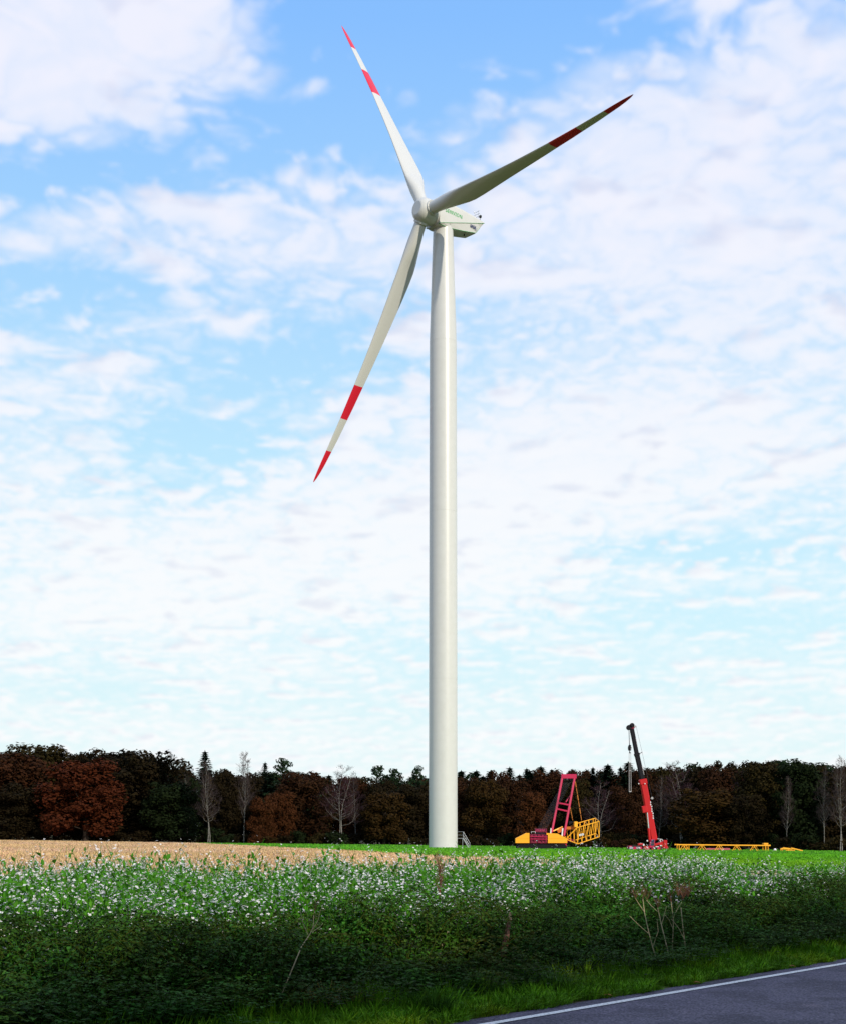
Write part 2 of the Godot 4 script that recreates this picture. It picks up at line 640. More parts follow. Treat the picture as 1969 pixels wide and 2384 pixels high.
func build_turbine() -> void:
	var white := mat("turbine_white", lin(0.555, 0.56, 0.535), 0.32, 0.5)
	white.detail_enabled = true
	white.detail_blend_mode = BaseMaterial3D.BLEND_MODE_MUL
	white.detail_albedo = noise_texture(77, 0.01, [[0.3, 0.965, 0.965, 0.96], [0.5, 0.99, 0.99, 0.988], [0.7, 1.0, 1.0, 1.0]], 512, 6)
	white.detail_uv_layer = BaseMaterial3D.DETAIL_UV_2
	white.uv2_triplanar = true
	white.uv2_scale = Vector3.ONE * 0.13
	var gel := mat("blade_white", lin(0.555, 0.56, 0.535), 0.38, 0.5)
	var red := mat("blade_red", lin(0.62, 0.012, 0.035), 0.35, 0.5)
	var grey := mat("nose_grey", lin(0.52, 0.53, 0.51), 0.45, 0.5)
	var dark := mat("gap_dark", lin(0.02, 0.025, 0.022), 0.7, 0.3)
	var green := mat("stripe_green", lin(0.03, 0.30, 0.07), 0.4, 0.5)
	var blue := mat("mark_blue", lin(0.02, 0.03, 0.12), 0.5, 0.5)
	var pale := mat("mark_pale", lin(0.30, 0.34, 0.38), 0.5, 0.5)
	var steel := mat("galvanised", lin(0.42, 0.44, 0.46), 0.4, 0.5, 0.6)

	var foot := at(1031.0, HORIZON, TURBINE_Z)
	foot.y = ground_y(foot.x, TURBINE_Z) - 0.1
	var t := thing("wind_turbine", "tall white wind turbine with three parked blades banded in red", "wind turbine", foot)
	var top := 98.45 - foot.y
	# tower: four bolted sections
	var joints := [[0.0, 2.26], [27.0, 2.235], [53.5, 2.19], [80.2 - foot.y, 2.125], [top, 1.56]]
	for i in 4:
		var b := MB.new()
		var y0: float = joints[i][0] + (0.004 if i > 0 else 0.0)
		var y1: float = joints[i + 1][0] - 0.004
		var r0: float = joints[i][1]
		var r1: float = joints[i + 1][1]
		var prof := [[y0, r0 - 0.006], [y0 + 0.008, r0]]
		for k in range(1, 10):
			prof.append([lerpf(y0, y1, k / 10.0), lerpf(r0, r1, k / 10.0)])
		prof.append_array([[y1 - 0.008, r1], [y1, r1 - 0.006]])
		lathe(prof, Transform3D.IDENTITY, 96, b)
		part(t, "tower_section", b.mesh(), white)
	for i in range(1, 4):
		var b := MB.new()
		lathe([[joints[i][0] - 0.03, joints[i][1] - 0.03], [joints[i][0] + 0.03, joints[i][1] - 0.03]], Transform3D.IDENTITY, 64, b)
		part(t, "flange_joint", b.mesh(), grey)
	var b0 := MB.new()
	lathe([[-0.3, 2.75], [0.22, 2.75], [0.26, 2.7]], Transform3D.IDENTITY, 64, b0)
	part(t, "foundation_ring", b0.mesh(), mat("concrete", lin(0.42, 0.41, 0.38), 0.9, 0.3))
	b0 = MB.new()
	lathe([[top - 0.02, 1.62], [top + 0.16, 1.62], [top + 0.3, 1.5]], Transform3D.IDENTITY, 64, b0)
	part(t, "yaw_bearing", b0.mesh(), dark)

	# nacelle axes: ax looks upwind (out of the hub), tail the other way, out towards the sunny side
	var yaw := deg_to_rad(40.0)
	var tilt := deg_to_rad(5.0)
	var flat := Vector3(-cos(yaw), 0, sin(yaw))
	var ax := flat * cos(tilt) + Vector3.UP * sin(tilt)
	var out := Vector3(sin(yaw), 0, cos(yaw))
	var up := out.cross(-ax).normalized()
	if up.y < 0:
		up = -up
	var nb := Basis(-ax, up, out)                         # x tail, y up, z out
	var nac := Transform3D(nb, Vector3(0, top + 1.22, 0))

	# nacelle body: [u, roof, belt, bottom, half width at the belt, half width of the bottom]
	var secs := [[-2.0, 1.95, -1.72, -1.8, 1.62, 1.35], [-1.2, 2.02, -1.45, -1.85, 1.7, 1.4], [0.4, 2.04, -0.92, -1.78, 1.72, 1.4], [3.0, 1.92, -0.03, -1.3, 1.72, 1.36], [4.6, 1.8, 0.5, -0.95, 1.7, 1.32], [5.8, 1.69, 0.91, -0.66, 1.68, 1.28], [6.6, 1.62, 1.18, 0.45, 1.66, 1.3], [7.25, 1.56, 1.42, 1.36, 1.62, 1.4]]
	var upper := []
	var lower := []
	for s in secs:
		var uu: float = s[0]
		var pr := PackedVector3Array()
		for p in [[-s[4] + 0.3, s[1] + 0.12], [s[4] - 0.3, s[1] + 0.12], [s[4] - 0.05, s[1] - 0.03], [s[4], s[1] - 0.25 * minf(1.0, s[1] - s[2])], [s[4], s[2]], [-s[4], s[2]], [-s[4], s[1] - 0.25 * minf(1.0, s[1] - s[2])], [-s[4] + 0.05, s[1] - 0.03]]:
			pr.append(nac * Vector3(uu, p[1], p[0]))
		upper.append(pr)
		var pl := PackedVector3Array()
		for p in [[s[4] - 0.05, s[2] - 0.006], [s[5] + 0.06, s[3] + 0.1], [s[5] - 0.15, s[3] - 0.02], [-s[5] + 0.15, s[3] - 0.02], [-s[5] - 0.06, s[3] + 0.1], [-s[4] + 0.05, s[2] - 0.006]]:
			pl.append(nac * Vector3(uu, p[1], p[0]))
		lower.append(pl)
	var b1 := MB.new()
	b1.rings(upper, Color.WHITE, true, true, true)
	var body := part(t, "nacelle", b1.mesh(), white)
	b1 = MB.new()
	b1.rings(lower, Color.WHITE, true, true, true)
	part(body, "nacelle_belly", b1.mesh(), white)
	for w in [[1.0, "belt"], [1.0, "bottom"], [-1.0, "belt"], [-1.0, "bottom"]]:
		var bs := MB.new()
		for i in secs.size() - 1:
			if w[1] == "bottom" and i == secs.size() - 2:
				continue
			var s0: Array = secs[i]
			var s1: Array = secs[i + 1]
			var p0: Vector3
			var p1: Vector3
			if w[1] == "belt":
				p0 = nac * Vector3(s0[0], s0[2] - 0.004, w[0] * (s0[4] - 0.012))
				p1 = nac * Vector3(s1[0], s1[2] - 0.004, w[0] * (s1[4] - 0.012))
			else:
				p0 = nac * Vector3(s0[0], s0[3] + 0.07, w[0] * (s0[5] + 0.04))
				p1 = nac * Vector3(s1[0], s1[3] + 0.07, w[0] * (s1[5] + 0.04))
			bs.tube(p0, p1, 0.035, 0.035, 6)
		part(body, "green_stripe", bs.mesh(), green)
	for w in [["SENVION", 0.58, Vector3(0.72, 0.66, 1.722), green, 0.0], ["MM", 0.5, Vector3(4.9, 0.02, 1.69), blue, 0.06], ["92", 0.34, Vector3(5.62, -0.14, 1.66), pale, 0.06]]:
		var tm := TextMesh.new()
		var fo := SystemFont.new()
		fo.font_names = PackedStringArray(["Droid Sans"])
		fo.font_weight = 700
		tm.font = fo
		tm.text = w[0]
		tm.font_size = 64
		tm.pixel_size = w[1] / 64.0 * 1.38
		tm.depth = 0.02
		var pt := part(body, "lettering", tm, w[3])
		var lb := nb
		if w[4] > 0.0:
			# the lower flank leans in
			lb = nb * Basis(Vector3(1, 0, 0), 0.17)
			pt.transform = Transform3D(lb, nac * (w[2] - Vector3(0, 0, 0.07)))
		else:
			pt.transform = Transform3D(lb, nac * w[2])
	# roof furniture: two masts with cross arms, vane, lamp
	var bm := MB.new()
	for zz in [0.55, 1.25]:
		bm.tube(nac * Vector3(6.2, 1.62, zz), nac * Vector3(6.05, 3.2, zz), 0.035, 0.03, 6)
	for k in 3:
		bm.tube(nac * Vector3(6.15 - 0.02 * k, 2.25 + 0.42 * k, 0.1 + 0.1 * k), nac * Vector3(6.1 - 0.02 * k, 2.25 + 0.42 * k, 1.75 - 0.1 * k), 0.03, 0.03, 6)
	bm.tube(nac * Vector3(6.0, 3.1, 0.35), nac * Vector3(6.0, 3.35, 0.35), 0.05, 0.08, 8)
	part(body, "instrument_mast", bm.mesh(), steel)
	bm = MB.new()
	bm.box(nac * Vector3(6.5, 2.35, 1.35), Vector3(0.35, 0.4, 0.35), nb, 0.04)
	bm.tube(nac * Vector3(6.5, 1.6, 1.35), nac * Vector3(6.5, 2.2, 1.35), 0.04, 0.04, 6)
	part(body, "warning_lamp", bm.mesh(), dark)
	bm = MB.new()
	bm.tube(nac * Vector3(4.2, -1.0, 0.4), nac * Vector3(4.2, -1.32, 0.4), 0.12, 0.1, 10)
	part(body, "crane_hatch", bm.mesh(), dark)
	bm = MB.new()
	bm.tube(nac.origin + ax * 1.7, nac.origin + ax * 2.5, 1.42, 1.42, 40)
	part(body, "rotor_gap", bm.mesh(), dark)

	# rotor
	var hub := nac.origin + ax * 3.72
	var hb := Basis(out, ax, out.cross(ax))               # local y looks out of the hub
	var hubx := Transform3D(hb, hub)
	var bh := MB.new()
	lathe([[-1.9, 1.45], [-1.7, 1.68], [-1.2, 1.86], [-0.5, 1.96], [0.2, 1.97], [0.8, 1.87], [1.2, 1.68], [1.5, 1.42], [1.64, 1.22], [1.68, 1.14]], hubx, 56, bh, true, true)
	var hubpart := part(t, "hub", bh.mesh(), white)
	bh = MB.new()
	lathe([[1.66, 1.12], [1.70, 1.10], [1.715, 1.02]], hubx, 48, bh)
	part(hubpart, "nose_disc", bh.mesh(), grey)
	var e1 := Vector3.UP.cross(ax).normalized()
	var e2 := e1.cross(ax).normalized()
	if e2.y < 0:
		e2 = -e2
	var inner := blade_mesh(1.75, 28.8)
	var band := blade_mesh(28.8, 34.6)
	var middle := blade_mesh(34.6, 40.3)
	var tip := blade_mesh(40.3, 46.0)
	for k in 3:
		var ang := deg_to_rad(BLADE_PHASE + 120.0 * k)
		var dir := e1 * cos(ang) + e2 * sin(ang)
		var side := ax.cross(dir).normalized()
		var bx := Transform3D(Basis(ax, dir, side), hub)
		var bl := part(t, "blade", inner, gel, bx)
		part(bl, "red_band", band, red)
		part(bl, "white_band", middle, gel)
		part(bl, "red_tip", tip, red)
		var bf := MB.new()
		lathe([[1.55, 1.12], [1.62, 1.16], [1.92, 1.16], [2.0, 1.12], [2.0, 1.0]], bx, 44, bf)
		part(hubpart, "blade_flange", bf.mesh(), white)

const BLADE_PHASE := 1.0

func build_stairs() -> void:
	var steel := mat("galvanised", lin(0.42, 0.44, 0.46), 0.4, 0.5, 0.6)
	var px := at(1063.0, HORIZON, 246.0)
	var gy := ground_y(px.x, 246.0)
	var o := Vector3(px.x, gy, -246.4)
	var t := thing("access_stairs", "small grey metal stairs with handrails beside the tower foot", "stairs", o)
	# landing reaches from the tower wall to +x; the flight goes on down to +x
	var hi := 1.62 - gy
	var b := MB.new()
	b.box(Vector3(0.35, hi, 0.0), Vector3(1.3, 0.07, 1.1), Basis.IDENTITY, 0.01)
	b.tube(Vector3(0.9, 0, 0.5), Vector3(0.9, hi, 0.5), 0.035, 0.035, 6)
	b.tube(Vector3(0.9, 0, -0.5), Vector3(0.9, hi, -0.5), 0.035, 0.035, 6)
	part(t, "landing", b.mesh(), steel)
	var run := 1.05
	for zz in [0.52, -0.52]:
		b = MB.new()
		var dirr := (Vector3(1.0 + run, 0.0, zz) - Vector3(1.0, hi, zz))
		var ang := atan2(dirr.y, dirr.x)
		b.box(Vector3(1.0 + run / 2, hi / 2, zz), Vector3(dirr.length(), 0.16, 0.03), Basis(Vector3(0, 0, 1), ang), 0.005)
		part(t, "stringer", b.mesh(), steel)
		b = MB.new()
		b.tube(Vector3(-0.25, hi + 1.05, zz), Vector3(1.0, hi + 1.05, zz), 0.024, 0.024, 6)
		b.tube(Vector3(1.0, hi + 1.05, zz), Vector3(1.0 + run, 1.05, zz), 0.024, 0.024, 6)
		b.tube(Vector3(-0.25, hi + 0.52, zz), Vector3(1.0, hi + 0.52, zz), 0.018, 0.018, 6)
		b.tube(Vector3(1.0, hi + 0.52, zz), Vector3(1.0 + run, 0.52, zz), 0.018, 0.018, 6)
		part(t, "handrail", b.mesh(), steel)
		for k in 4:
			var xx: float = [-0.2, 1.0, 1.0 + run * 0.5, 1.0 + run][k]
			var yy: float = [hi, hi, hi * 0.5, 0.0][k]
			b = MB.new()
			b.tube(Vector3(xx, yy, zz), Vector3(xx, yy + 1.05, zz), 0.026, 0.026, 6)
			part(t, "rail_post", b.mesh(), steel)
	for k in 7:
		b = MB.new()
		var f := (k + 0.5) / 7.0
		b.box(Vector3(1.0 + run * f, hi * (1.0 - f), 0.0), Vector3(0.24, 0.035, 1.0), Basis.IDENTITY, 0.006)
		part(t, "tread", b.mesh(), steel)

# ---------------------------------------------------------------- cranes and boom parts

func rod(parent: Node3D, called: String, p: Vector3, q: Vector3, r: float, m: Material, sides := 6) -> MeshInstance3D:
	var b := MB.new()
	b.tube(p, q, r, r, sides)
	return part(parent, called, b.mesh(), m)

func block(parent: Node3D, called: String, mid: Vector3, size: Vector3, m: Material, bev := 0.03, bas := Basis.IDENTITY) -> MeshInstance3D:
	var b := MB.new()
	b.box(mid, size, bas, bev)
	return part(parent, called, b.mesh(), m)

func beam(parent: Node3D, called: String, p: Vector3, q: Vector3, w: float, h: float, m: Material, bev := 0.02, hint := Vector3(0, 0, 1)) -> MeshInstance3D:
	# a box-section beam from p to q; w across, h along hint
	var y := (q - p).normalized()
	var x := y.cross(hint).normalized()
	var z := x.cross(y)
	var b := MB.new()
	b.box((p + q) / 2, Vector3(w, (q - p).length(), h), Basis(x, y, z), bev)
	return part(parent, called, b.mesh(), m)

func build_crawler_crane() -> void:
	var yel := mat("crane_yellow", lin(0.90, 0.38, 0.004), 0.45, 0.5)
	var lat := mat("lattice_yellow", lin(0.90, 0.40, 0.010), 0.45, 0.5)
	var mag := mat("crane_red", lin(0.46, 0.008, 0.062), 0.42, 0.45)
	var wine := mat("machinery_red", Color.WHITE, 0.6, 0.4)
	wine.albedo_texture = noise_texture(55, 0.06, [[0.3, 0.02, 0.006, 0.012], [0.45, 0.14, 0.008, 0.03], [0.6, 0.30, 0.01, 0.05], [0.75, 0.42, 0.02, 0.08]], 256, 4)
	wine.uv1_triplanar = true
	wine.uv1_scale = Vector3.ONE * 0.35
	var blk := mat("crane_black", lin(0.010, 0.009, 0.011), 0.7, 0.25)
	var rope := mat("wire_rope", lin(0.035, 0.033, 0.045), 0.5, 0.5, 0.3)
	var wht := mat("crane_white", lin(0.74, 0.74, 0.76), 0.5, 0.5)
	var rust := mat("pendant_orange", lin(0.42, 0.13, 0.012), 0.6, 0.4)
	var z0 := 250.0
	var o := at(1262, HORIZON, z0)
	o.y = ground_y(o.x, z0)
	var t := thing("crawler_crane", "large crawler crane with yellow counterweights, magenta mast and lowered yellow boom", "crane", o)
	var g := func(px: float, py: float, dz := 0.0) -> Vector3: return at(px, py, z0 - dz) - o
	# crawler tracks under the deck
	for k in 2:
		var b := MB.new()
		var zc := -0.4 - 5.2 * k
		var prof := PackedVector2Array([Vector2(-4.0, 0.5), Vector2(-3.6, 0.06), Vector2(3.6, 0.06), Vector2(4.0, 0.5), Vector2(3.7, 1.0), Vector2(-3.7, 1.0)])
		b.prism(prof, Transform3D(Basis.IDENTITY, Vector3(0, 0.0, zc)), 1.1)
		part(t, "crawler_track", b.mesh(), blk)
	block(t, "undercarriage", Vector3(0, 0.78, -3.1), Vector3(4.2, 0.55, 4.0), blk, 0.05)
	# counterweights: two stacks with sloping shoulders, towards the viewer
	for s in [[[1199, 1962.7], [1199, 1952], [1223.6, 1939.3], [1231.2, 1939.3], [1231.2, 1962.7]], [[1274.3, 1962.7], [1274.3, 1943.7], [1271.1, 1943.5], [1271.1, 1939.3], [1296.5, 1940.6], [1319.3, 1952], [1319.3, 1962.7]]]:
		var poly := PackedVector2Array()
		for p in s:
			var q: Vector3 = g.call(p[0], p[1], 0.0)
			poly.append(Vector2(q.x, q.y))
		var b := MB.new()
		b.prism(poly, Transform3D(Basis.IDENTITY, Vector3(0, 0, 0.0)), 1.5)
		var cw := part(t, "counterweight", b.mesh(), yel)
		# the joint between the stacked slabs
		var lo := poly[0]
		for p in poly:
			lo = Vector2(minf(lo.x, p.x), minf(lo.y, p.y))
		var w := 0.0
		for p in poly:
			w = maxf(w, p.x - lo.x)
		block(cw, "slab_joint", Vector3(lo.x + w / 2, lo.y + 0.72, 0.004), Vector3(w - 0.04, 0.02, 0.02), mat("joint_ochre", lin(0.45, 0.17, 0.004), 0.7, 0.3), 0.003)
	# machinery between them
	var m0: Vector3 = g.call(1252.8, 1951.5, -0.3)
	block(t, "machinery_frame", m0 + Vector3(0, -0.1, -1.0), Vector3(2.9, 1.5, 2.2), wine, 0.08)
	for k in 5:
		block(t, "machinery_rib", g.call(1235 + k * 8.5, 1950, 0.0) + Vector3(0, -0.1 + 0.08 * (k % 2), -0.15), Vector3(0.14, 1.25, 0.3), wine, 0.02)
	for k in 2:
		rod(t, "machinery_pipe", g.call(1233, 1947.5 + 6 * k, 0.1), g.call(1273, 1949 + 5 * k, 0.1), 0.07, mag, 8)
	rod(t, "winch_drum", g.call(1246, 1935.5, -0.8), g.call(1270, 1935.5, -0.8), 0.42, wine, 16)
	rod(t, "winch_drum", g.call(1246, 1941.5, -0.5), g.call(1268, 1941.5, -0.5), 0.3, blk, 16)
	for e in [1245.5, 1270.0]:
		block(t, "drum_cheek", g.call(e, 1937, -0.8), Vector3(0.16, 1.15, 0.9), wine, 0.05)
	block(t, "slewing_deck", g.call(1290, 1957, -2.6), Vector3(6.4, 0.5, 3.0), wine, 0.05)
	block(t, "deck_corner", g.call(1311, 1966.5, -1.0), Vector3(0.9, 0.5, 0.6), mag, 0.04)
	block(t, "deck_beam", g.call(1303, 1964.0, -1.3), Vector3(1.6, 0.3, 0.4), mag, 0.03, Basis(Vector3(0, 0, 1), -0.25))
	var br := MB.new()
	for e in [[1235.5, 1937.0, 1235.5, 1940.0], [1245.0, 1936.0, 1245.0, 1940.0], [1235.5, 1936.3, 1245.0, 1936.3]]:
		br.tube(g.call(e[0], e[1], -0.3), g.call(e[2], e[3], -0.3), 0.03, 0.03, 6)
	part(t, "guard_rail", br.mesh(), wht)
	rod(t, "white_post", g.call(1280.6, 1940, -0.4), g.call(1281.2, 1928, -0.4), 0.1, wht, 8)
	rod(t, "white_post", g.call(1306.9, 1946, -0.2), g.call(1308.6, 1928, -0.2), 0.12, wht, 8)
	# mast: two legs that lean forward, joined by bars and a head
	var fl: Vector3 = g.call(1283.4, 1938, -1.6)
	var fr: Vector3 = g.call(1311.6, 1946, -1.6)
	var hl: Vector3 = g.call(1308.5, 1806, -3.6)
	var hr: Vector3 = g.call(1337.2, 1806, -3.6)
	var mast := beam(t, "mast_leg", fl, hl, 0.34, 0.34, mag, 0.05)
	var mast2 := beam(t, "mast_leg", fr, hr, 0.34, 0.34, mag, 0.05)
	block(t, "mast_head", (hl + hr) / 2 + Vector3(0, -0.12, 0), Vector3((hr - hl).x + 0.5, 0.75, 0.55), mag, 0.06)
	for k in 5:
		var c := hl.lerp(hr, (k + 0.9) / 5.8) + Vector3(-0.08, -0.72, 0.05)
		rod(t, "head_sheave", c + Vector3(-0.07, 0, 0), c + Vector3(0.07, 0, 0), 0.32, blk, 14)
	for f in [0.415, 0.52]:
		var p := fl.lerp(hl, f)
		var q := fr.lerp(hr, f - 0.01)
		beam(t, "mast_crossbar", p, q, 0.26, 0.26, mag, 0.04)
	beam(t, "mast_inner_stay", fl.lerp(hl, 0.53) + Vector3(1.35, 0, -0.2), hr + Vector3(-0.75, -3.2, -0.1), 0.14, 0.14, mag, 0.02)
	# hoist ropes from the head down to the winch
	for k in 11:
		var f := k / 10.0
		var p := hl.lerp(hr, 0.1 + 0.62 * f) + Vector3(-0.08, -0.95, 0)
		var q: Vector3 = g.call(1248.0 + 21.0 * f, 1933.5, -0.8)
		rod(t, "hoist_rope", p, q, 0.011, rope, 5)
	# pendant links to the boom
	for e in [[hr + Vector3(0.05, -0.9, 0), g.call(1352.8, 1911, -1.4)], [fr.lerp(hr, 0.5) + Vector3(0.2, -0.2, -1.0), g.call(1332.5, 1911, -3.2)]]:
		var p: Vector3 = e[0]
		var q: Vector3 = e[1]
		for k in 6:
			beam(t, "pendant_link", p.lerp(q, k / 6.0 + 0.01), p.lerp(q, (k + 1) / 6.0 - 0.01), 0.09 if k % 2 else 0.13, 0.06, rust, 0.01)
	# boom foot: a tapering then straight yellow lattice, tilted up
	var nearf := [g.call(1319.5, 1950, -1.0), g.call(1341.5, 1927.0, -0.6), g.call(1393.4, 1912.3, -0.6), g.call(1319.5, 1955.0, -1.0), g.call(1343.3, 1964.8, -0.6), g.call(1393.8, 1948.2, -0.6)]
	var farf := []
	for p in nearf:
		farf.append(p + Vector3(-0.35, 0.55, -2.3))
	farf[0] = g.call(1312, 1942, -3.2)
	farf[3] = g.call(1312, 1947, -3.2)
	for fr_ in [nearf, farf]:
		beam(t, "boom_chord", fr_[0], fr_[1], 0.15, 0.15, lat, 0.03)
		beam(t, "boom_chord", fr_[1], fr_[2], 0.15, 0.15, lat, 0.03)
		beam(t, "boom_chord", fr_[3], fr_[4], 0.15, 0.15, lat, 0.03)
		beam(t, "boom_chord", fr_[4], fr_[5], 0.15, 0.15, lat, 0.03)
		for k in 4:
			var f := k / 3.0
			var p: Vector3 = fr_[0].lerp(fr_[1], f)
			var q: Vector3 = fr_[3].lerp(fr_[4], f)
			rod(t, "boom_brace", p, q, 0.05, lat)
		for k in 5:
			var f := k / 5.0
			var a0: Vector3 = fr_[4].lerp(fr_[5], f)
			var a1: Vector3 = fr_[1].lerp(fr_[2], f + 0.1)
			var a2: Vector3 = fr_[4].lerp(fr_[5], f + 0.2)
			rod(t, "boom_brace", a0, a1, 0.05, lat)
			rod(t, "boom_brace", a1, a2, 0.05, lat)
		rod(t, "boom_brace", fr_[2], fr_[5], 0.06, lat)
	for e in [[1, 0.0], [1, 0.5], [1, 1.0], [4, 0.0], [4, 0.5], [4, 1.0]]:
		var k: int = e[0]
		rod(t, "boom_brace", nearf[k].lerp(nearf[k + 1], e[1]), farf[k].lerp(farf[k + 1], e[1]), 0.05, lat)
	block(t, "boom_cat_head", g.call(1338.5, 1919.5, -2.0), Vector3(0.55, 0.95, 1.6), lat, 0.06)
	block(t, "boom_winch_box", g.call(1326, 1928.0, -2.6), Vector3(1.5, 0.5, 1.4), mat("winch_orange", lin(0.50, 0.13, 0.012), 0.5, 0.4), 0.05)
	beam(t, "boom_foot_arm", g.call(1286, 1935.0, -1.7), g.call(1308, 1925.0, -2.4), 0.2, 0.3, lat, 0.03)
	block(t, "boom_foot_plate", g.call(1303, 1932.5, -2.2), Vector3(1.1, 0.7, 0.5), mat("winch_orange", Color.WHITE), 0.04, Basis(Vector3(0, 0, 1), 0.45))
	rod(t, "boom_reel", g.call(1323.5, 1917.0, -2.6), g.call(1331.5, 1917.0, -2.6), 0.34, blk, 14)
	var sg := block(t, "sign_panel", g.call(1352.3, 1943.3, -0.5), Vector3(0.78, 0.3, 0.03), wht, 0.01, Basis(Vector3(0, 0, 1), 0.22))
	for k in 4:
		block(sg, "illegible_mark", g.call(1348.8 + 2.3 * k, 1944.0 - 0.5 * k, -0.47), Vector3(0.1, 0.12, 0.008), mat("mark_grey", lin(0.22, 0.22, 0.24), 0.6, 0.4), 0.002, Basis(Vector3(0, 0, 1), 0.22))

func build_mobile_crane() -> void:
	var red := mat("mobile_red", lin(0.46, 0.005, 0.008), 0.42, 0.4)
	var pink := mat("carrier_red", lin(0.46, 0.012, 0.07), 0.42, 0.4)
	var blk := mat("boom_black", lin(0.010, 0.009, 0.013), 0.6, 0.25)
	var wht := mat("crane_white", lin(0.74, 0.74, 0.76), 0.5, 0.5)
	var chrome := mat("piston_chrome", lin(0.75, 0.76, 0.8), 0.18, 0.5, 0.9)
	var glass := mat("cab_glass", lin(0.03, 0.03, 0.07), 0.08, 0.6)
	var rope := mat("wire_rope", Color.WHITE)
	var steel := mat("sling_grey", lin(0.38, 0.36, 0.37), 0.6, 0.4)
	var tyre := mat("tyre_black", lin(0.02, 0.02, 0.02), 0.85, 0.3)
	var z0 := 250.0
	var o := at(1512, HORIZON, z0)
	o.y = ground_y(o.x, z0)
	var t := thing("mobile_crane", "red telescopic truck crane with raised black upper boom and hanging hook", "crane", o)
	var g := func(px: float, py: float, dz := 0.0) -> Vector3: return at(px, py, z0 - dz) - o
	# carrier
	block(t, "carrier_deck", g.call(1497, 1973.0, -1.2), Vector3(5.0, 0.42, 2.4), pink, 0.05)
	block(t, "carrier_nose", g.call(1474.5, 1970.3, -1.0), Vector3(2.0, 0.16, 2.3), pink, 0.05)
	block(t, "carrier_skirt", g.call(1475.5, 1974.0, -0.9), Vector3(1.9, 0.42, 2.2), mat("skirt_grey", lin(0.36, 0.34, 0.40), 0.5, 0.5), 0.04)
	for k in 5:
		var c: Vector3 = g.call(1476 + 14 * k, 1977, 0.0)
		c.y = 0.55
		var w := MB.new()
		w.tube(c + Vector3(0, 0, -0.2), c + Vector3(0, 0, 0.2), 0.55, 0.55, 18)
		var wh := part(t, "wheel", w.mesh(), tyre)
		w = MB.new()
		w.tube(c + Vector3(0, 0, 0.19), c + Vector3(0, 0, 0.23), 0.3, 0.26, 14)
		part(wh, "rim", w.mesh(), pink)
	block(t, "outrigger_box", g.call(1503.3, 1973.8, 0.3), Vector3(0.95, 0.55, 0.5), red, 0.04)
	block(t, "tool_box", g.call(1489.5, 1966.2, -0.8), Vector3(0.8, 0.42, 1.0), red, 0.05)
	var rl := MB.new()
	rl.tube(g.call(1488, 1963.0, -0.4), g.call(1497, 1963.8, -0.4), 0.035, 0.035, 6)
	rl.tube(g.call(1497, 1963.8, -0.4), g.call(1500, 1969.5, -0.4), 0.035, 0.035, 6)
	rl.tube(g.call(1488, 1963.0, -0.4), g.call(1488, 1966.0, -0.4), 0.035, 0.035, 6)
	part(t, "guard_rail", rl.mesh(), wht)
	for e in [[1497.0, 1967.3, 0.16], [1505.5, 1957.5, 0.14], [1522.3, 1975.0, 0.12]]:
		var b := MB.new()
		var c: Vector3 = g.call(e[0], e[1], 0.25)
		b.tube(c, c + Vector3(0, 0, 0.12), e[2], e[2] * 0.8, 12)
		part(t, "work_lamp", b.mesh(), wht)
	# superstructure
	block(t, "slewing_base", g.call(1526, 1973.0, -1.0), Vector3(3.6, 0.4, 2.2), pink, 0.05)
	block(t, "engine_housing", g.call(1534, 1968.5, -0.8), Vector3(2.0, 0.75, 2.0), red, 0.1)
	var bh := MB.new()
	bh.prism(PackedVector2Array([Vector2(0, 0), Vector2(1.3, 0.42), Vector2(1.3, 0.0)]), Transform3D(Basis.IDENTITY, g.call(1524, 1964.5, 0.15)), 1.4)
	part(t, "housing_cowl", bh.mesh(), red)
	block(t, "counterweight", g.call(1544.7, 1965.6, -0.9), Vector3(0.62, 1.35, 2.4), red, 0.06)
	for e in [[1528.0, 1971.2, 0.5], [1537.5, 1968.8, 0.36]]:
		block(t, "white_lettering_panel", g.call(e[0], e[1], 0.22), Vector3(e[2], 0.16, 0.03), wht, 0.01)
	var rr := MB.new()
	for e in [[1529, 1953, 1540, 1954.2], [1540, 1954.2, 1542, 1958], [1542, 1958, 1542, 1965], [1536, 1954, 1536, 1965], [1533.5, 1957, 1536, 1958], [1536, 1964.5, 1542, 1964.5], [1536, 1960, 1538, 1960]]:
		rr.tube(g.call(e[0], e[1], 0.1), g.call(e[2], e[3], 0.1), 0.045, 0.045, 6)
	part(t, "guard_rail", rr.mesh(), wht)
	for k in 4:
		block(t, "warning_stripe", g.call(1549.0, 1959.8 + 4.0 * k, 0.1), Vector3(0.11, 0.26, 0.3), wht if k % 2 == 0 else wht, 0.01)
	rod(t, "warning_post", g.call(1549.0, 1974, 0.05), g.call(1549.0, 1957.5, 0.05), 0.035, red)
	# cab
	var bc := MB.new()
	var cp := PackedVector2Array()
	for p in [[1509.5, 1973.0], [1513.0, 1954.0], [1523.0, 1953.0], [1520.5, 1973.0]]:
		var q: Vector3 = g.call(p[0], p[1], 0.0)
		cp.append(Vector2(q.x, q.y))
	bc.prism(cp, Transform3D(Basis.IDENTITY, Vector3(0, 0, 0.55)), 1.0)
	var cab := part(t, "cab", bc.mesh(), pink)
	bc = MB.new()
	cp = PackedVector2Array()
	for p in [[1511.6, 1968.8], [1514.2, 1955.4], [1521.3, 1954.8], [1519.6, 1968.8]]:
		var q: Vector3 = g.call(p[0], p[1], 0.0)
		cp.append(Vector2(q.x, q.y))
	bc.prism(cp, Transform3D(Basis.IDENTITY, Vector3(0, 0, 0.57)), 0.03)
	part(cab, "window", bc.mesh(), glass)
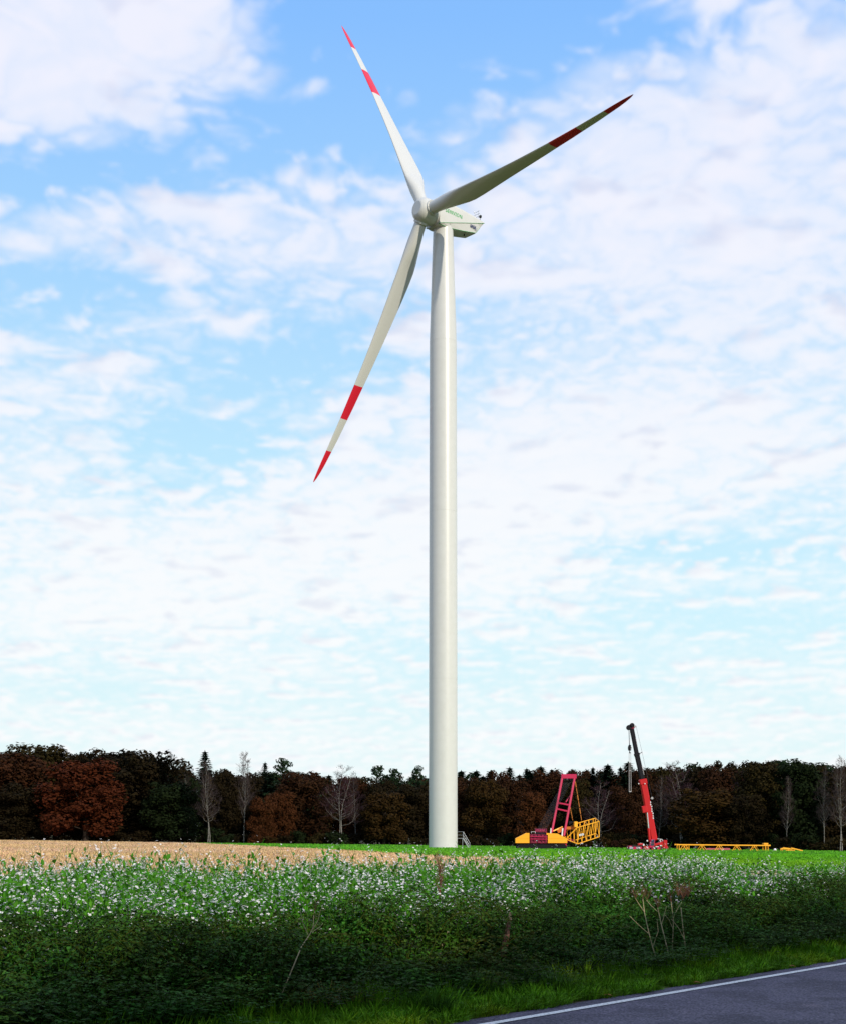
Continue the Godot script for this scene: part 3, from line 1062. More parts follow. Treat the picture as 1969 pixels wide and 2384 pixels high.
	rod(cab, "window_bar", g.call(1512.5, 1963.0, 0.0) + Vector3(0, 0, 0.58), g.call(1520.3, 1962.6, 0.0) + Vector3(0, 0, 0.58), 0.03, pink)
	# boom: red base section, two black telescopes, head
	var p0: Vector3 = g.call(1521.5, 1957, -0.8)
	var p1: Vector3 = g.call(1494.6, 1815, -0.8)
	var p2: Vector3 = g.call(1480.8, 1754.5, -0.8)
	var p3: Vector3 = g.call(1469.6, 1697, -0.8)
	var base := beam(t, "boom_base", p0, p1, 1.06, 1.1, red, 0.16)
	var bc1 := beam(t, "boom_collar", p1 + (p1 - p0).normalized() * -0.85, p1 + (p1 - p0).normalized() * 0.08, 1.22, 1.24, red, 0.1)
	for e in [1485.6, 1500.0]:
		var b := MB.new()
		var c: Vector3 = g.call(e, 1824.5, -0.1)
		b.tube(c, c + Vector3(0, 0, 0.1), 0.1, 0.08, 12)
		part(bc1, "collar_lamp", b.mesh(), wht)
	beam(t, "boom_telescope", p1, p2, 0.76, 0.8, blk, 0.12)
	beam(t, "boom_telescope", p2, p3, 0.66, 0.7, blk, 0.1)
	beam(t, "boom_collar", p2.lerp(p1, -0.02), p2.lerp(p1, 0.09), 0.86, 0.9, blk, 0.06)
	var bd := (p1 - p0).normalized()
	var bs := bd.cross(Vector3(0, 0, 1)).normalized()
	# lower bracket of the base section and its lifting cylinder
	beam(t, "boom_bracket", g.call(1500.5, 1892.0, -0.1), g.call(1497.5, 1876.0, -0.1), 0.8, 0.55, red, 0.08)
	var c0: Vector3 = g.call(1511.5, 1960, 0.0)
	var c1: Vector3 = g.call(1508.6, 1928, 0.0)
	var c2: Vector3 = g.call(1505.3, 1892, 0.0)
	rod(t, "lift_cylinder", c0, c1, 0.21, red, 14)
	rod(t, "piston_rod", c1, c2, 0.11, chrome, 12)
	# white writing up the edge of the boom, too small to read
	for k in 8:
		var f := 0.36 + k * 0.037
		var c := p0.lerp(p1, f) + bs * 0.50 + Vector3(0, 0, 0.42)
		for w in 2:
			block(base, "illegible_mark", c + bd * (0.12 * w - 0.06) + bs * (0.05 * ((k * 7 + w * 3) % 3 - 1)), Vector3(0.2 - 0.04 * ((k + w) % 3), 0.1, 0.32), wht, 0.01, Basis(bs, bd, bs.cross(bd)))
	for e in [[p2, p1, 0.52, 0.86, 0.36, 7], [p3, p2, 0.42, 0.78, 0.30, 6]]:
		for k in e[5]:
			var c: Vector3 = e[0].lerp(e[1], lerpf(e[2], e[3], k / float(e[5]))) + bs * e[4] + Vector3(0, 0, 0.28)
			block(base, "illegible_mark", c, Vector3(0.1, 0.14 + 0.05 * (k % 2), 0.2), mat("faded_white", lin(0.45, 0.40, 0.42), 0.6, 0.4), 0.01, Basis(bs, bd, bs.cross(bd)))
	# bracket lamp half-way up
	var bl := MB.new()
	bl.tube(g.call(1512.5, 1860, -0.3), g.call(1516.0, 1857, -0.3), 0.05, 0.05, 6)
	bl.tube(g.call(1517.0, 1858, -0.4), g.call(1517.0, 1858, -0.05), 0.2, 0.2, 14)
	part(t, "rope_guide", bl.mesh(), steel)
	# head with sheaves
	var hb := MB.new()
	hb.box(g.call(1470.0, 1691.5, -0.8), Vector3(0.8, 0.75, 0.7), Basis(Vector3(0, 0, 1), 0.2), 0.1)
	part(t, "boom_head", hb.mesh(), mat("head_red", lin(0.30, 0.008, 0.05), 0.5, 0.5))
	for e in [[1463.5, 1693.5, 0.42], [1470.5, 1688.5, 0.38]]:
		var c: Vector3 = g.call(e[0], e[1], -0.35)
		rod(t, "head_sheave", c + Vector3(0, 0, -0.7), c, e[2], blk, 16)
	beam(t, "head_bracket", g.call(1474, 1693, -0.6), g.call(1479.8, 1690.5, -0.6), 0.3, 0.3, steel, 0.03)
	beam(t, "rope_bracket", p2.lerp(p1, 0.03) + bs * 0.4, p2.lerp(p1, -0.02) + bs * 0.95, 0.1, 0.14, blk, 0.02)
	# ropes, hook block, slings
	for e in [[1461.7, 1696, 1463.6, 1735], [1465.3, 1697, 1465.0, 1735], [1463.2, 1696, 1464.2, 1735]]:
		rod(t, "hoist_rope", g.call(e[0], e[1], -0.6), g.call(e[2], e[3], -0.6), 0.022, rope, 5)
	rod(t, "hoist_rope", g.call(1479.5, 1691, -0.6), p2.lerp(p1, -0.02) + bs * 0.92, 0.018, rope, 5)
	rod(t, "hoist_rope", p2.lerp(p1, -0.02) + bs * 0.92, g.call(1516.2, 1856, -0.3), 0.018, rope, 5)
	var hk := MB.new()
	var h0: Vector3 = g.call(1464.6, 1741, -0.6)
	hk.rings([ring_box(h0 + Vector3(0, 0.5, 0), 0.09, 0.1), ring_box(h0 + Vector3(0, 0.36, 0), 0.2, 0.2), ring_box(h0 + Vector3(0, 0.0, 0), 0.28, 0.26), ring_box(h0 + Vector3(0, -0.44, 0), 0.22, 0.2)], Color.WHITE, true, true, true)
	var hook := part(t, "hook_block", hk.mesh(), blk)
	for k in 3:
		block(hook, "white_stripe", h0 + Vector3(0.2, 0.18 - 0.26 * k, 0.1), Vector3(0.12, 0.1, 0.32), wht, 0.01)
	rod(t, "hook_shackle", h0 + Vector3(0, -0.42, 0), h0 + Vector3(0, -0.75, 0), 0.07, blk, 8)
	rod(t, "spreader_bar", g.call(1462.9, 1752.8, -0.6), g.call(1467.6, 1752.8, -0.6), 0.07, blk, 8)
	for e in [[1463.3, 1463.4], [1467.1, 1467.9]]:
		beam(t, "lifting_sling", g.call(e[0], 1752.8, -0.6), g.call(e[1], 1843, -0.6), 0.075, 0.05, steel, 0.01)
	for e in [[1775.8], [1794.0]]:
		rod(t, "sling_clamp", g.call(1463.3, e[0], -0.6), g.call(1467.4, e[0], -0.6), 0.06, steel, 6)
	block(t, "sling_weight", g.call(1465.6, 1843, -0.6), Vector3(0.4, 0.16, 0.2), steel, 0.03)

func ring_box(p: Vector3, a: float, b: float) -> PackedVector3Array:
	return PackedVector3Array([p + Vector3(-a, 0, -b), p + Vector3(a, 0, -b), p + Vector3(a, 0, b), p + Vector3(-a, 0, b)])

func build_boom_sections() -> void:
	var lat := mat("lattice_yellow", Color.WHITE)
	var z0 := 252.0
	var o := at(1685, HORIZON, z0)
	o.y = ground_y(o.x, z0)
	var t := thing("lattice_boom_section", "long yellow lattice boom section lying level on the field", "boom section", o)
	var x0 := at(1577.5, 0, z0).x - o.x
	var x1 := at(1788.5, 0, z0).x - o.x
	var hi := EYE - (1968.3 - HORIZON) / FOCAL * z0 - o.y
	# lies on the falling ground: its foot follows the slope
	for zz in [0.0, -2.1]:
		beam(t, "boom_chord", Vector3(x0, hi + 0.12, zz), Vector3(x1, hi - 0.02, zz), 0.19, 0.19, lat, 0.04)
		beam(t, "boom_chord", Vector3(x0, 0.18, zz), Vector3(x1, 0.08, zz), 0.19, 0.19, lat, 0.04)
		for k in 5:
			var a := lerpf(x0, x1, (k + 0.28) / 5.15) + (0.75 if zz < 0.0 else 0.0)
			var w := 1.35
			var ty := hi + 0.08 - 0.02 * k
			rod(t, "boom_brace", Vector3(a, ty, zz), Vector3(a - w / 2, 0.15, zz), 0.06, lat)
			rod(t, "boom_brace", Vector3(a, ty, zz), Vector3(a + w / 2, 0.15, zz), 0.06, lat)
		for xx in [x0 + 0.15, x0 + 1.75, x1 - 0.5, x1 - 0.12]:
			rod(t, "boom_brace", Vector3(xx, 0.12, zz), Vector3(xx, hi + 0.05, zz), 0.065, lat)
		for xx in [x0 - 0.1, x1 + 0.1]:
			block(t, "pin_lug", Vector3(xx, hi + (0.12 if xx < 0 else 0.0), zz), Vector3(0.34, 0.24, 0.16), lat, 0.04)
	for k in 6:
		var xx := lerpf(x0, x1, k / 5.0)
		rod(t, "boom_brace", Vector3(xx, hi + 0.1 - 0.02 * k, 0), Vector3(xx, hi + 0.1 - 0.02 * k, -2.1), 0.055, lat)
	for k in 5:
		rod(t, "boom_brace", Vector3(lerpf(x0, x1, k / 5.0), hi + 0.1 - 0.02 * k, 0), Vector3(lerpf(x0, x1, (k + 1) / 5.0), hi + 0.1 - 0.02 * k, -2.1), 0.05, lat)
	block(t, "end_frame", Vector3(x1 - 0.35, hi + 0.25, -1.0), Vector3(0.75, 0.3, 1.2), lat, 0.05)

	z0 = 253.0
	o = at(1844, HORIZON, z0)
	o.y = ground_y(o.x, z0)
	t = thing("lattice_jib_piece", "short yellow lattice piece lying aslant beyond the white drum", "boom section", o)
	var g := func(px: float, py: float, dz := 0.0) -> Vector3: return at(px, py, z0 - dz) - o
	beam(t, "boom_chord", g.call(1815, 1976.2, 0.0), g.call(1843, 1977.0, 0.0), 0.17, 0.17, lat, 0.03)
	beam(t, "boom_chord", g.call(1822, 1973.8, -1.4), g.call(1848, 1977.0, -1.4), 0.17, 0.17, lat, 0.03)
	beam(t, "boom_chord", g.call(1842, 1974.5, 0.0), g.call(1873, 1982.2, 0.0), 0.18, 0.18, lat, 0.03)
	beam(t, "boom_chord", g.call(1840, 1974.0, -1.4), g.call(1870, 1981.5, -1.4), 0.16, 0.16, lat, 0.03)
	for e in [[1816, 1976, 1816.5, 1984], [1817, 1976, 1823, 1984], [1848, 1977, 1849, 1984], [1832, 1976.6, 1838, 1984]]:
		rod(t, "boom_brace", g.call(e[0], e[1], 0.0), g.call(e[2], e[3], 0.0), 0.06, lat)
	rod(t, "boom_brace", g.call(1828, 1980.2, 0.0), g.call(1848, 1980.2, 0.0), 0.07, lat)
	for e in [[1816, 1976.2, 1822, 1973.8], [1843, 1975, 1841, 1974.2], [1872, 1982, 1869, 1981.4]]:
		rod(t, "boom_brace", g.call(e[0], e[1], 0.0), g.call(e[2], e[3], -1.4), 0.05, lat)

	# a white drum standing between the two lattice pieces
	z0 = 252.0
	o = at(1802.8, HORIZON, z0)
	o.y = ground_y(o.x, z0)
	var hi2 := EYE - (1975.0 - HORIZON) / FOCAL * z0 - o.y
	t = thing("white_drum", "small white rounded drum between the two yellow lattice pieces", "drum", o)
	var b := MB.new()
	lathe([[0.0, 0.2], [0.05, 0.24], [hi2 * 0.6, 0.25], [hi2 * 0.85, 0.2], [hi2, 0.08]], Transform3D.IDENTITY, 20, b)
	part(t, "drum_body", b.mesh(), mat("crane_white", Color.WHITE))
	b = MB.new()
	b.prism(PackedVector2Array([Vector2(-0.13, 0), Vector2(0.13, 0), Vector2(0, 0.28)]), Transform3D(Basis.IDENTITY, Vector3(0.0, hi2 * 0.3, 0.262)), 0.02)
	part(t, "warning_triangle", b.mesh(), lat)

	# faded red steel plates behind the long section
	z0 = 260.0
	o = at(1668, HORIZON, z0)
	o.y = ground_y(o.x, z0)
	t = thing("steel_plate_pile", "low pile of faded red steel plates behind the long lattice section", "steel plates", o)
	var hi3 := EYE - (1974.6 - HORIZON) / FOCAL * z0 - o.y
	for k in 4:
		block(t, "plate", Vector3(0.06 * (k % 2), hi3 * (k + 0.5) / 4.0, 0), Vector3(4.3 - 0.1 * k, hi3 / 4.0 - 0.02, 1.6), mat("faded_red", lin(0.48, 0.10, 0.13), 0.7, 0.4), 0.01)

# ---------------------------------------------------------------- trees

func rdir() -> Vector3:
	var z := rng.randf_range(-1.0, 1.0)
	var a := rng.randf_range(0.0, TAU)
	var r := sqrt(1.0 - z * z)
	return Vector3(r * cos(a), z, r * sin(a))

func foliage_lobe(b: MB, mid: Vector3, rad: Vector3, count: int, size: float, lo: float, hi: float) -> void:
	# leaf tufts spread through the outer half of a lobe
	for i in count:
		var d := rdir()
		var p := mid + d * rad * rng.randf_range(0.62, 1.06)
		var nn := (d + rdir() * 0.75 + Vector3(0, 0.25, 0)).normalized()
		var u := nn.cross(rdir())
		if u.length_squared() < 0.01:
			continue
		u = u.normalized()
		var w := nn.cross(u)
		var s := size * rng.randf_range(0.6, 1.25)
		var tone := rng.randf_range(lo, hi)
		b.leaf(p, u * s, w * s * rng.randf_range(0.55, 0.85), Color(tone * rng.randf_range(0.85, 1.15), tone, tone * rng.randf_range(0.8, 1.1)))

func limb(b: MB, p: Vector3, q: Vector3, r0: float, r1: float, sag: float, col := Color.WHITE, sides := 6) -> void:
	var pts := []
	var rad := []
	var off := rdir() * sag * (q - p).length()
	for k in 5:
		var f := k / 4.0
		pts.append(p.lerp(q, f) + off * sin(f * PI))
		rad.append(lerpf(r0, r1, f))
	b.path(pts, rad, sides, col)

func broadleaf_proto(sd: int, low: float, lobes: int, tufts: int, size := 0.36) -> Array:
	# [trunk, crown] of a tree 16 m tall and 10 m wide; low: where the crown begins
	rng.seed = sd
	var tk := MB.new()
	var cr := MB.new()
	limb(tk, Vector3(0, -0.3, 0), Vector3(rng.randf_range(-0.4, 0.4), 9.5, rng.randf_range(-0.4, 0.4)), 0.34, 0.13, 0.02, Color.WHITE, 8)
	for i in lobes:
		var f := (i + 0.5) / lobes
		var y := lerpf(low + 1.2, 14.4, pow(f, 0.9))
		var h := (y - low) / (16.0 - low)
		var wide := 3.7 * sqrt(maxf(0.0, 1.0 - pow(absf(h - 0.42) / 0.62, 2.2)))
		var a := i * 2.399 + rng.randf_range(-0.5, 0.5)
		var rr := wide * rng.randf_range(0.35, 1.05)
		var m := Vector3(cos(a) * rr, y + rng.randf_range(-0.5, 0.5), sin(a) * rr)
		var s := rng.randf_range(1.0, 2.0) * (1.0 if h < 0.85 else 0.75)
		foliage_lobe(cr, m, Vector3(s, s * rng.randf_range(0.8, 1.05), s), int(tufts * s * s / 2.0), size, 0.55, 1.35)
		if i % 2 == 0:
			limb(tk, Vector3(0, clampf(y * 0.62, 2.0, 9.0), 0), m, 0.11, 0.03, 0.06, Color.WHITE, 5)
	return [tk.mesh(), cr.mesh()]

func spruce_proto(sd: int) -> Array:
	rng.seed = sd
	var tk := MB.new()
	var cr := MB.new()
	tk.tube(Vector3(0, -0.3, 0), Vector3(0, 15.6, 0), 0.24, 0.03, 7)
	var y := 1.6
	while y < 15.9:
		var f := (y - 1.6) / 14.4
		var reach := (3.4 * pow(1.0 - f, 0.72) + 0.1) * rng.randf_range(0.65, 1.2)
		var n := int(lerpf(13, 7, f))
		for k in n:
			var a := TAU * k / n + rng.randf_range(-0.3, 0.3)
			var d := Vector3(cos(a), 0, sin(a))
			var len_ := reach * rng.randf_range(0.7, 1.1)
			for s in 7:
				var g := (s + 0.6) / 7.0
				var p := Vector3(0, y, 0) + d * len_ * g + Vector3(0, -0.32 * len_ * g + 0.25 * len_ * g * g, 0)
				var tone := rng.randf_range(0.6, 1.3)
				var side := d.cross(Vector3.UP) * rng.randf_range(0.14, 0.24)
				var al := (d + Vector3(0, rng.randf_range(-0.5, 0.15), 0) + rdir() * 0.35) * rng.randf_range(0.22, 0.36)
				cr.leaf(p + rdir() * 0.1, al, side + rdir() * 0.06, Color(tone, tone, tone))
		y += lerpf(0.55, 0.3, f)
	for k in 6:
		cr.leaf(Vector3(0, 15.5 + k * 0.12, 0), Vector3(0, 0.25, 0), rdir() * 0.1, Color.WHITE)
	return [tk.mesh(), cr.mesh()]

func pine_proto(sd: int) -> Array:
	rng.seed = sd
	var tk := MB.new()
	var cr := MB.new()
	limb(tk, Vector3(0, -0.3, 0), Vector3(0.3, 14.5, 0.1), 0.26, 0.08, 0.015, Color.WHITE, 8)
	for i in 16:
		var f := i / 15.0
		var y := lerpf(6.5, 15.2, f)
		var a := i * 2.399
		var rr := lerpf(2.6, 0.3, f * f) * rng.randf_range(0.6, 1.1)
		var m := Vector3(cos(a) * rr, y, sin(a) * rr)
		limb(tk, Vector3(0.1, y - 0.6, 0), m, 0.07, 0.02, 0.05, Color.WHITE, 5)
		foliage_lobe(cr, m, Vector3(1.2, 0.55, 1.2), 90, 0.26, 0.6, 1.3)
	return [tk.mesh(), cr.mesh()]

func twig_spray(b: MB, p: Vector3, dir: Vector3, len_: float, depth: int, r: float) -> void:
	# thin bare twigs, forking
	var q := p + dir * len_
	b.tube(p, q, r, r * 0.6, 3, Color.WHITE, false)
	if depth == 0:
		return
	for k in 3:
		var d := (dir + rdir() * 0.55 + Vector3(0, 0.12, 0)).normalized()
		twig_spray(b, p.lerp(q, rng.randf_range(0.35, 1.0)), d, len_ * rng.randf_range(0.55, 0.8), depth - 1, r * 0.62)

func bare_proto(sd: int, spread: float, stems: int, leaves: int) -> Array:
	# a bare birch-like tree 16 m tall: [pale stem and limbs, twigs with a few last leaves]
	rng.seed = sd
	var tk := MB.new()
	var cr := MB.new()
	for s in stems:
		var lean := Vector3(rng.randf_range(-1, 1), 0, rng.randf_range(-1, 1)) * (0.6 if stems == 1 else 1.6)
		var pts := []
		var rad := []
		for k in 9:
			var f := k / 8.0
			pts.append(Vector3(0.25 * s, -0.3, 0) + lean * f * f + Vector3(sin(f * 7.0 + s) * 0.18, 15.4 * f * (1.0 if s == 0 else 0.88), cos(f * 6.0 + sd) * 0.14))
			rad.append(lerpf(0.095, 0.016, pow(f, 0.8)))
		tk.path(pts, rad, 6)
		var n := int(30.0 / (1.0 + 0.45 * (stems - 1)))
		for k in n:
			var f := lerpf(0.28, 0.97, (k + rng.randf()) / n)
			var g := f * 8.0
			var i := mini(7, int(g))
			var p: Vector3 = pts[i].lerp(pts[i + 1], g - i)
			var a := k * 2.399 + rng.randf() * 1.5
			var outw := Vector3(cos(a), 0, sin(a))
			var len_ := lerpf(4.6, 0.8, pow(f, 1.2)) * rng.randf_range(0.45, 1.2)
			var arch := rng.randf_range(0.1, 0.9)
			var lp := []
			var lr := []
			var wob := rdir() * 0.12
			for m in 6:
				var e := m / 5.0
				lp.append(p + outw * len_ * spread * (e - 0.25 * e * e) + Vector3(0, len_ * (0.45 * e + arch * e * e * 0.55), 0) + wob * sin(e * 5.0) * len_ + rdir() * 0.05 * len_ * e)
				lr.append(lerpf(lerpf(0.042, 0.018, f), 0.009, e))
			tk.path(lp, lr, 4)
			for w in 7:
				var e := 1 + rng.randi_range(0, 3)
				var q: Vector3 = lp[e].lerp(lp[e + 1], rng.randf())
				var d: Vector3 = ((lp[e + 1] - lp[e]).normalized() + rdir() * 0.9 + Vector3(0, 0.2, 0)).normalized()
				twig_spray(cr, q, d, len_ * rng.randf_range(0.14, 0.34) + 0.2, 3, 0.015)
				for l in leaves:
					var lq := q + rdir() * rng.randf_range(0.1, 0.9)
					var u := rdir()
					var ww := u.cross(rdir()).normalized()
					var tone := rng.randf_range(0.8, 1.8)
					cr.leaf(lq, u * 0.09, ww * 0.07, Color(tone * 1.3, tone * 0.8, tone * 0.3))
	return [tk.mesh(), cr.mesh()]

func shrub_proto(sd: int) -> Array:
	# 3 m tall, 4 m wide
	rng.seed = sd
	var tk := MB.new()
	var cr := MB.new()
	for i in 9:
		var a := i * 2.399
		var r := rng.randf_range(0.2, 1.4)
		var m := Vector3(cos(a) * r, rng.randf_range(0.6, 2.3) * (1.0 - r * 0.18), sin(a) * r)
		limb(tk, Vector3(rng.randf_range(-0.15, 0.15), -0.1, rng.randf_range(-0.15, 0.15)), m, 0.05, 0.015, 0.1, Color.WHITE, 5)
		foliage_lobe(cr, m, Vector3(0.75, 0.6, 0.75), 95, 0.17, 0.55, 1.4)
	return [tk.mesh(), cr.mesh()]

var protos := {}

func plant_tree(called: String, proto: Array, bark: Material, leafy: Material, p: Vector3, wide: float, tall: float, turn: float, label: String, category: String, group := "") -> Node3D:
	var t := thing(called, label, category, p, group)
	t.rotation.y = turn
	t.scale = Vector3(wide, tall, wide)
	part(t, "trunk", proto[0], bark)
	part(t, "crown", proto[1], leafy)
	return t

# front row of the wood: photograph column, row of its top, width, kind, extra depth, label
const WOOD := [
	[22, 1736, 250, "oak_brown", 6, "broad dark brown oak at the far end of the wood, past the rust-red oak"],
	[95, 1722, 210, "oak_olive", 26, "tallest dark oak rising above the rust-red oak"],
	[60, 1815, 170, "oak_dark", -6, "low dark oak hanging over the stubble before the broad brown oak"],
	[200, 1757, 225, "oak_rust", -10, "large rust-red oak reaching down to the stubble"],
	[265, 1732, 190, "oak_dark", 22, "dark domed oak just behind the rust-red oak"],
	[345, 1740, 215, "oak_dark", 2, "big blackish brown oak between the rust-red oak and the first birches"],
	[398, 1815, 150, "oak_green", -8, "low dark green oak in front of the blackish oak"],
	[437, 1764, 90, "bare_dark", 6, "bare grey tree leaning out beside the blackish oak"],
	[478, 1750, 85, "spruce", 24, "dark spruce tip behind the twin-stemmed birch"],
	[484, 1768, 110, "birch_twin", -10, "twin-stemmed pale birch with bare forked limbs"],
	[520, 1790, 110, "oak_dark", 10, "dark oak filling the gap between the two pale birches"],
	[569, 1741, 105, "birch", -10, "tall pale birch with a feathery bare top, standing clear of the wood"],
	[618, 1776, 60, "spruce", 30, "thin spruce beside the blue-green pine"],
	[660, 1762, 100, "pine", 30, "blue-green pine standing above the rusty trees"],
	[612, 1850, 80, "oak_orange", -12, "small orange-leaved tree with thin pale stems"],
	[655, 1835, 95, "oak_orange", -6, "orange-brown tree beside the small orange one"],
	[704, 1786, 160, "oak_russet", 2, "russet oak with a rounded top, beside the bare purplish birch"],
	[737, 1800, 60, "spruce", 26, "short spruce behind the russet oak"],
	[789, 1775, 150, "birch_purple", -8, "bare purplish birch with spreading crooked limbs"],
	[829, 1790, 80, "bare_dark", 20, "greyish bare treetop behind the purplish birch"],
	[880, 1778, 85, "pine", 30, "rounded olive pine above the oak next to the tower"],
	[893, 1838, 140, "oak_ochre", -8, "ochre-brown oak nearest the turbine tower on its shaded side"],
	[918, 1786, 80, "pine", 26, "dark green pine with a flat top next to the olive pine"],
	[972, 1780, 75, "pine", 24, "pointed dark pine close behind the turbine tower"],
	[965, 1815, 140, "oak_dark", 4, "dark brown oak half hidden by the turbine tower"],
	[1078, 1800, 120, "oak_russet", 6, "reddish brown oak behind the stairs of the tower"],
	[1130, 1808, 130, "oak_ochre", 0, "dull ochre oak between the stairs and the crawler crane"],
	[1186, 1800, 120, "oak_russet", 14, "reddish oak behind the counterweights of the crawler crane"],
	[1236, 1835, 90, "oak_orange", -6, "rusty small oak just behind the magenta mast's ropes"],
	[1212, 1855, 70, "birch", -8, "thin pale birch at the edge of the yellow counterweights"],
	[1225, 1790, 70, "spruce", 30, "spruce tip over the ropes of the magenta mast"],
	[1283, 1792, 70, "spruce", 28, "spruce directly behind the head of the magenta mast"],
	[1330, 1800, 110, "oak_olive", 10, "olive brown oak behind the magenta mast"],
	[1379, 1788, 70, "spruce", 26, "larger spruce over the lowered yellow lattice boom"],
	[1411, 1786, 70, "spruce", 26, "sharp spruce tip midway between mast and telescopic boom"],
	[1443, 1788, 75, "spruce", 24, "blue-green spruce behind the hanging hook of the red crane"],
	[1392, 1812, 150, "birch_purple", -4, "bare purplish birch above the yellow lattice boom"],
	[1450, 1822, 110, "oak_russet", 4, "russet oak behind the slings of the red crane"],
	[1508, 1782, 110, "oak_russet", 16, "brown oak top just behind the red base of the telescopic boom"],
	[1545, 1772, 110, "oak_olive", 20, "dark olive oak rising just past the telescopic boom"],
	[1590, 1766, 170, "birch_purple", -4, "wide bare purplish tree with white crooked limbs past the red crane"],
	[1534, 1800, 120, "bare_dark", -8, "bare tree with forked whitish branches close behind the red boom"],
	[1640, 1830, 190, "oak_ochre", -10, "broad orange-brown oak over the long lattice section"],
	[1672, 1774, 140, "oak_russet", 14, "russet oak rising behind the broad orange-brown oak"],
	[1712, 1790, 110, "birch_purple", 0, "bare purplish birch between the russet oak and the tall olive oak"],
	[1768, 1764, 150, "oak_olive", 0, "tall olive brown oak above the end of the long lattice section"],
	[1735, 1845, 120, "oak_dark", -8, "low dark oak under the tall olive oak"],
	[1858, 1758, 160, "oak_green", 2, "tall dark green oak above the short lattice piece"],
	[1815, 1780, 80, "bare_dark", 8, "thin bare tree squeezed between the olive and the green oak"],
	[1832, 1800, 70, "birch", -6, "pale leaning birch stem rising from the short lattice piece"],
	[1916, 1782, 90, "birch", -10, "first of the two white-stemmed birches past the green oak"],
	[1955, 1756, 120, "birch_twin", -10, "last tall white-stemmed birch, at the near end of the wood"],
	[1935, 1790, 140, "oak_dark", 18, "dark oak behind the two white-stemmed birches"],
	[2030, 1770, 170, "oak_olive", 4, "olive oak beyond the last white-stemmed birch"],
	[-95, 1738, 220, "oak_brown", 8, "brown oak beyond the broad oak at the far end of the wood"],
]

func wood_depth(px: float) -> float:
	# how far ahead the edge of the wood stands, by photograph column
	if px < 984.0:
		return lerpf(312.0, 336.0, clampf(px / 984.0, -0.3, 1.0))
	return lerpf(336.0, 276.0, clampf((px - 984.0) / 985.0, 0.0, 1.2))

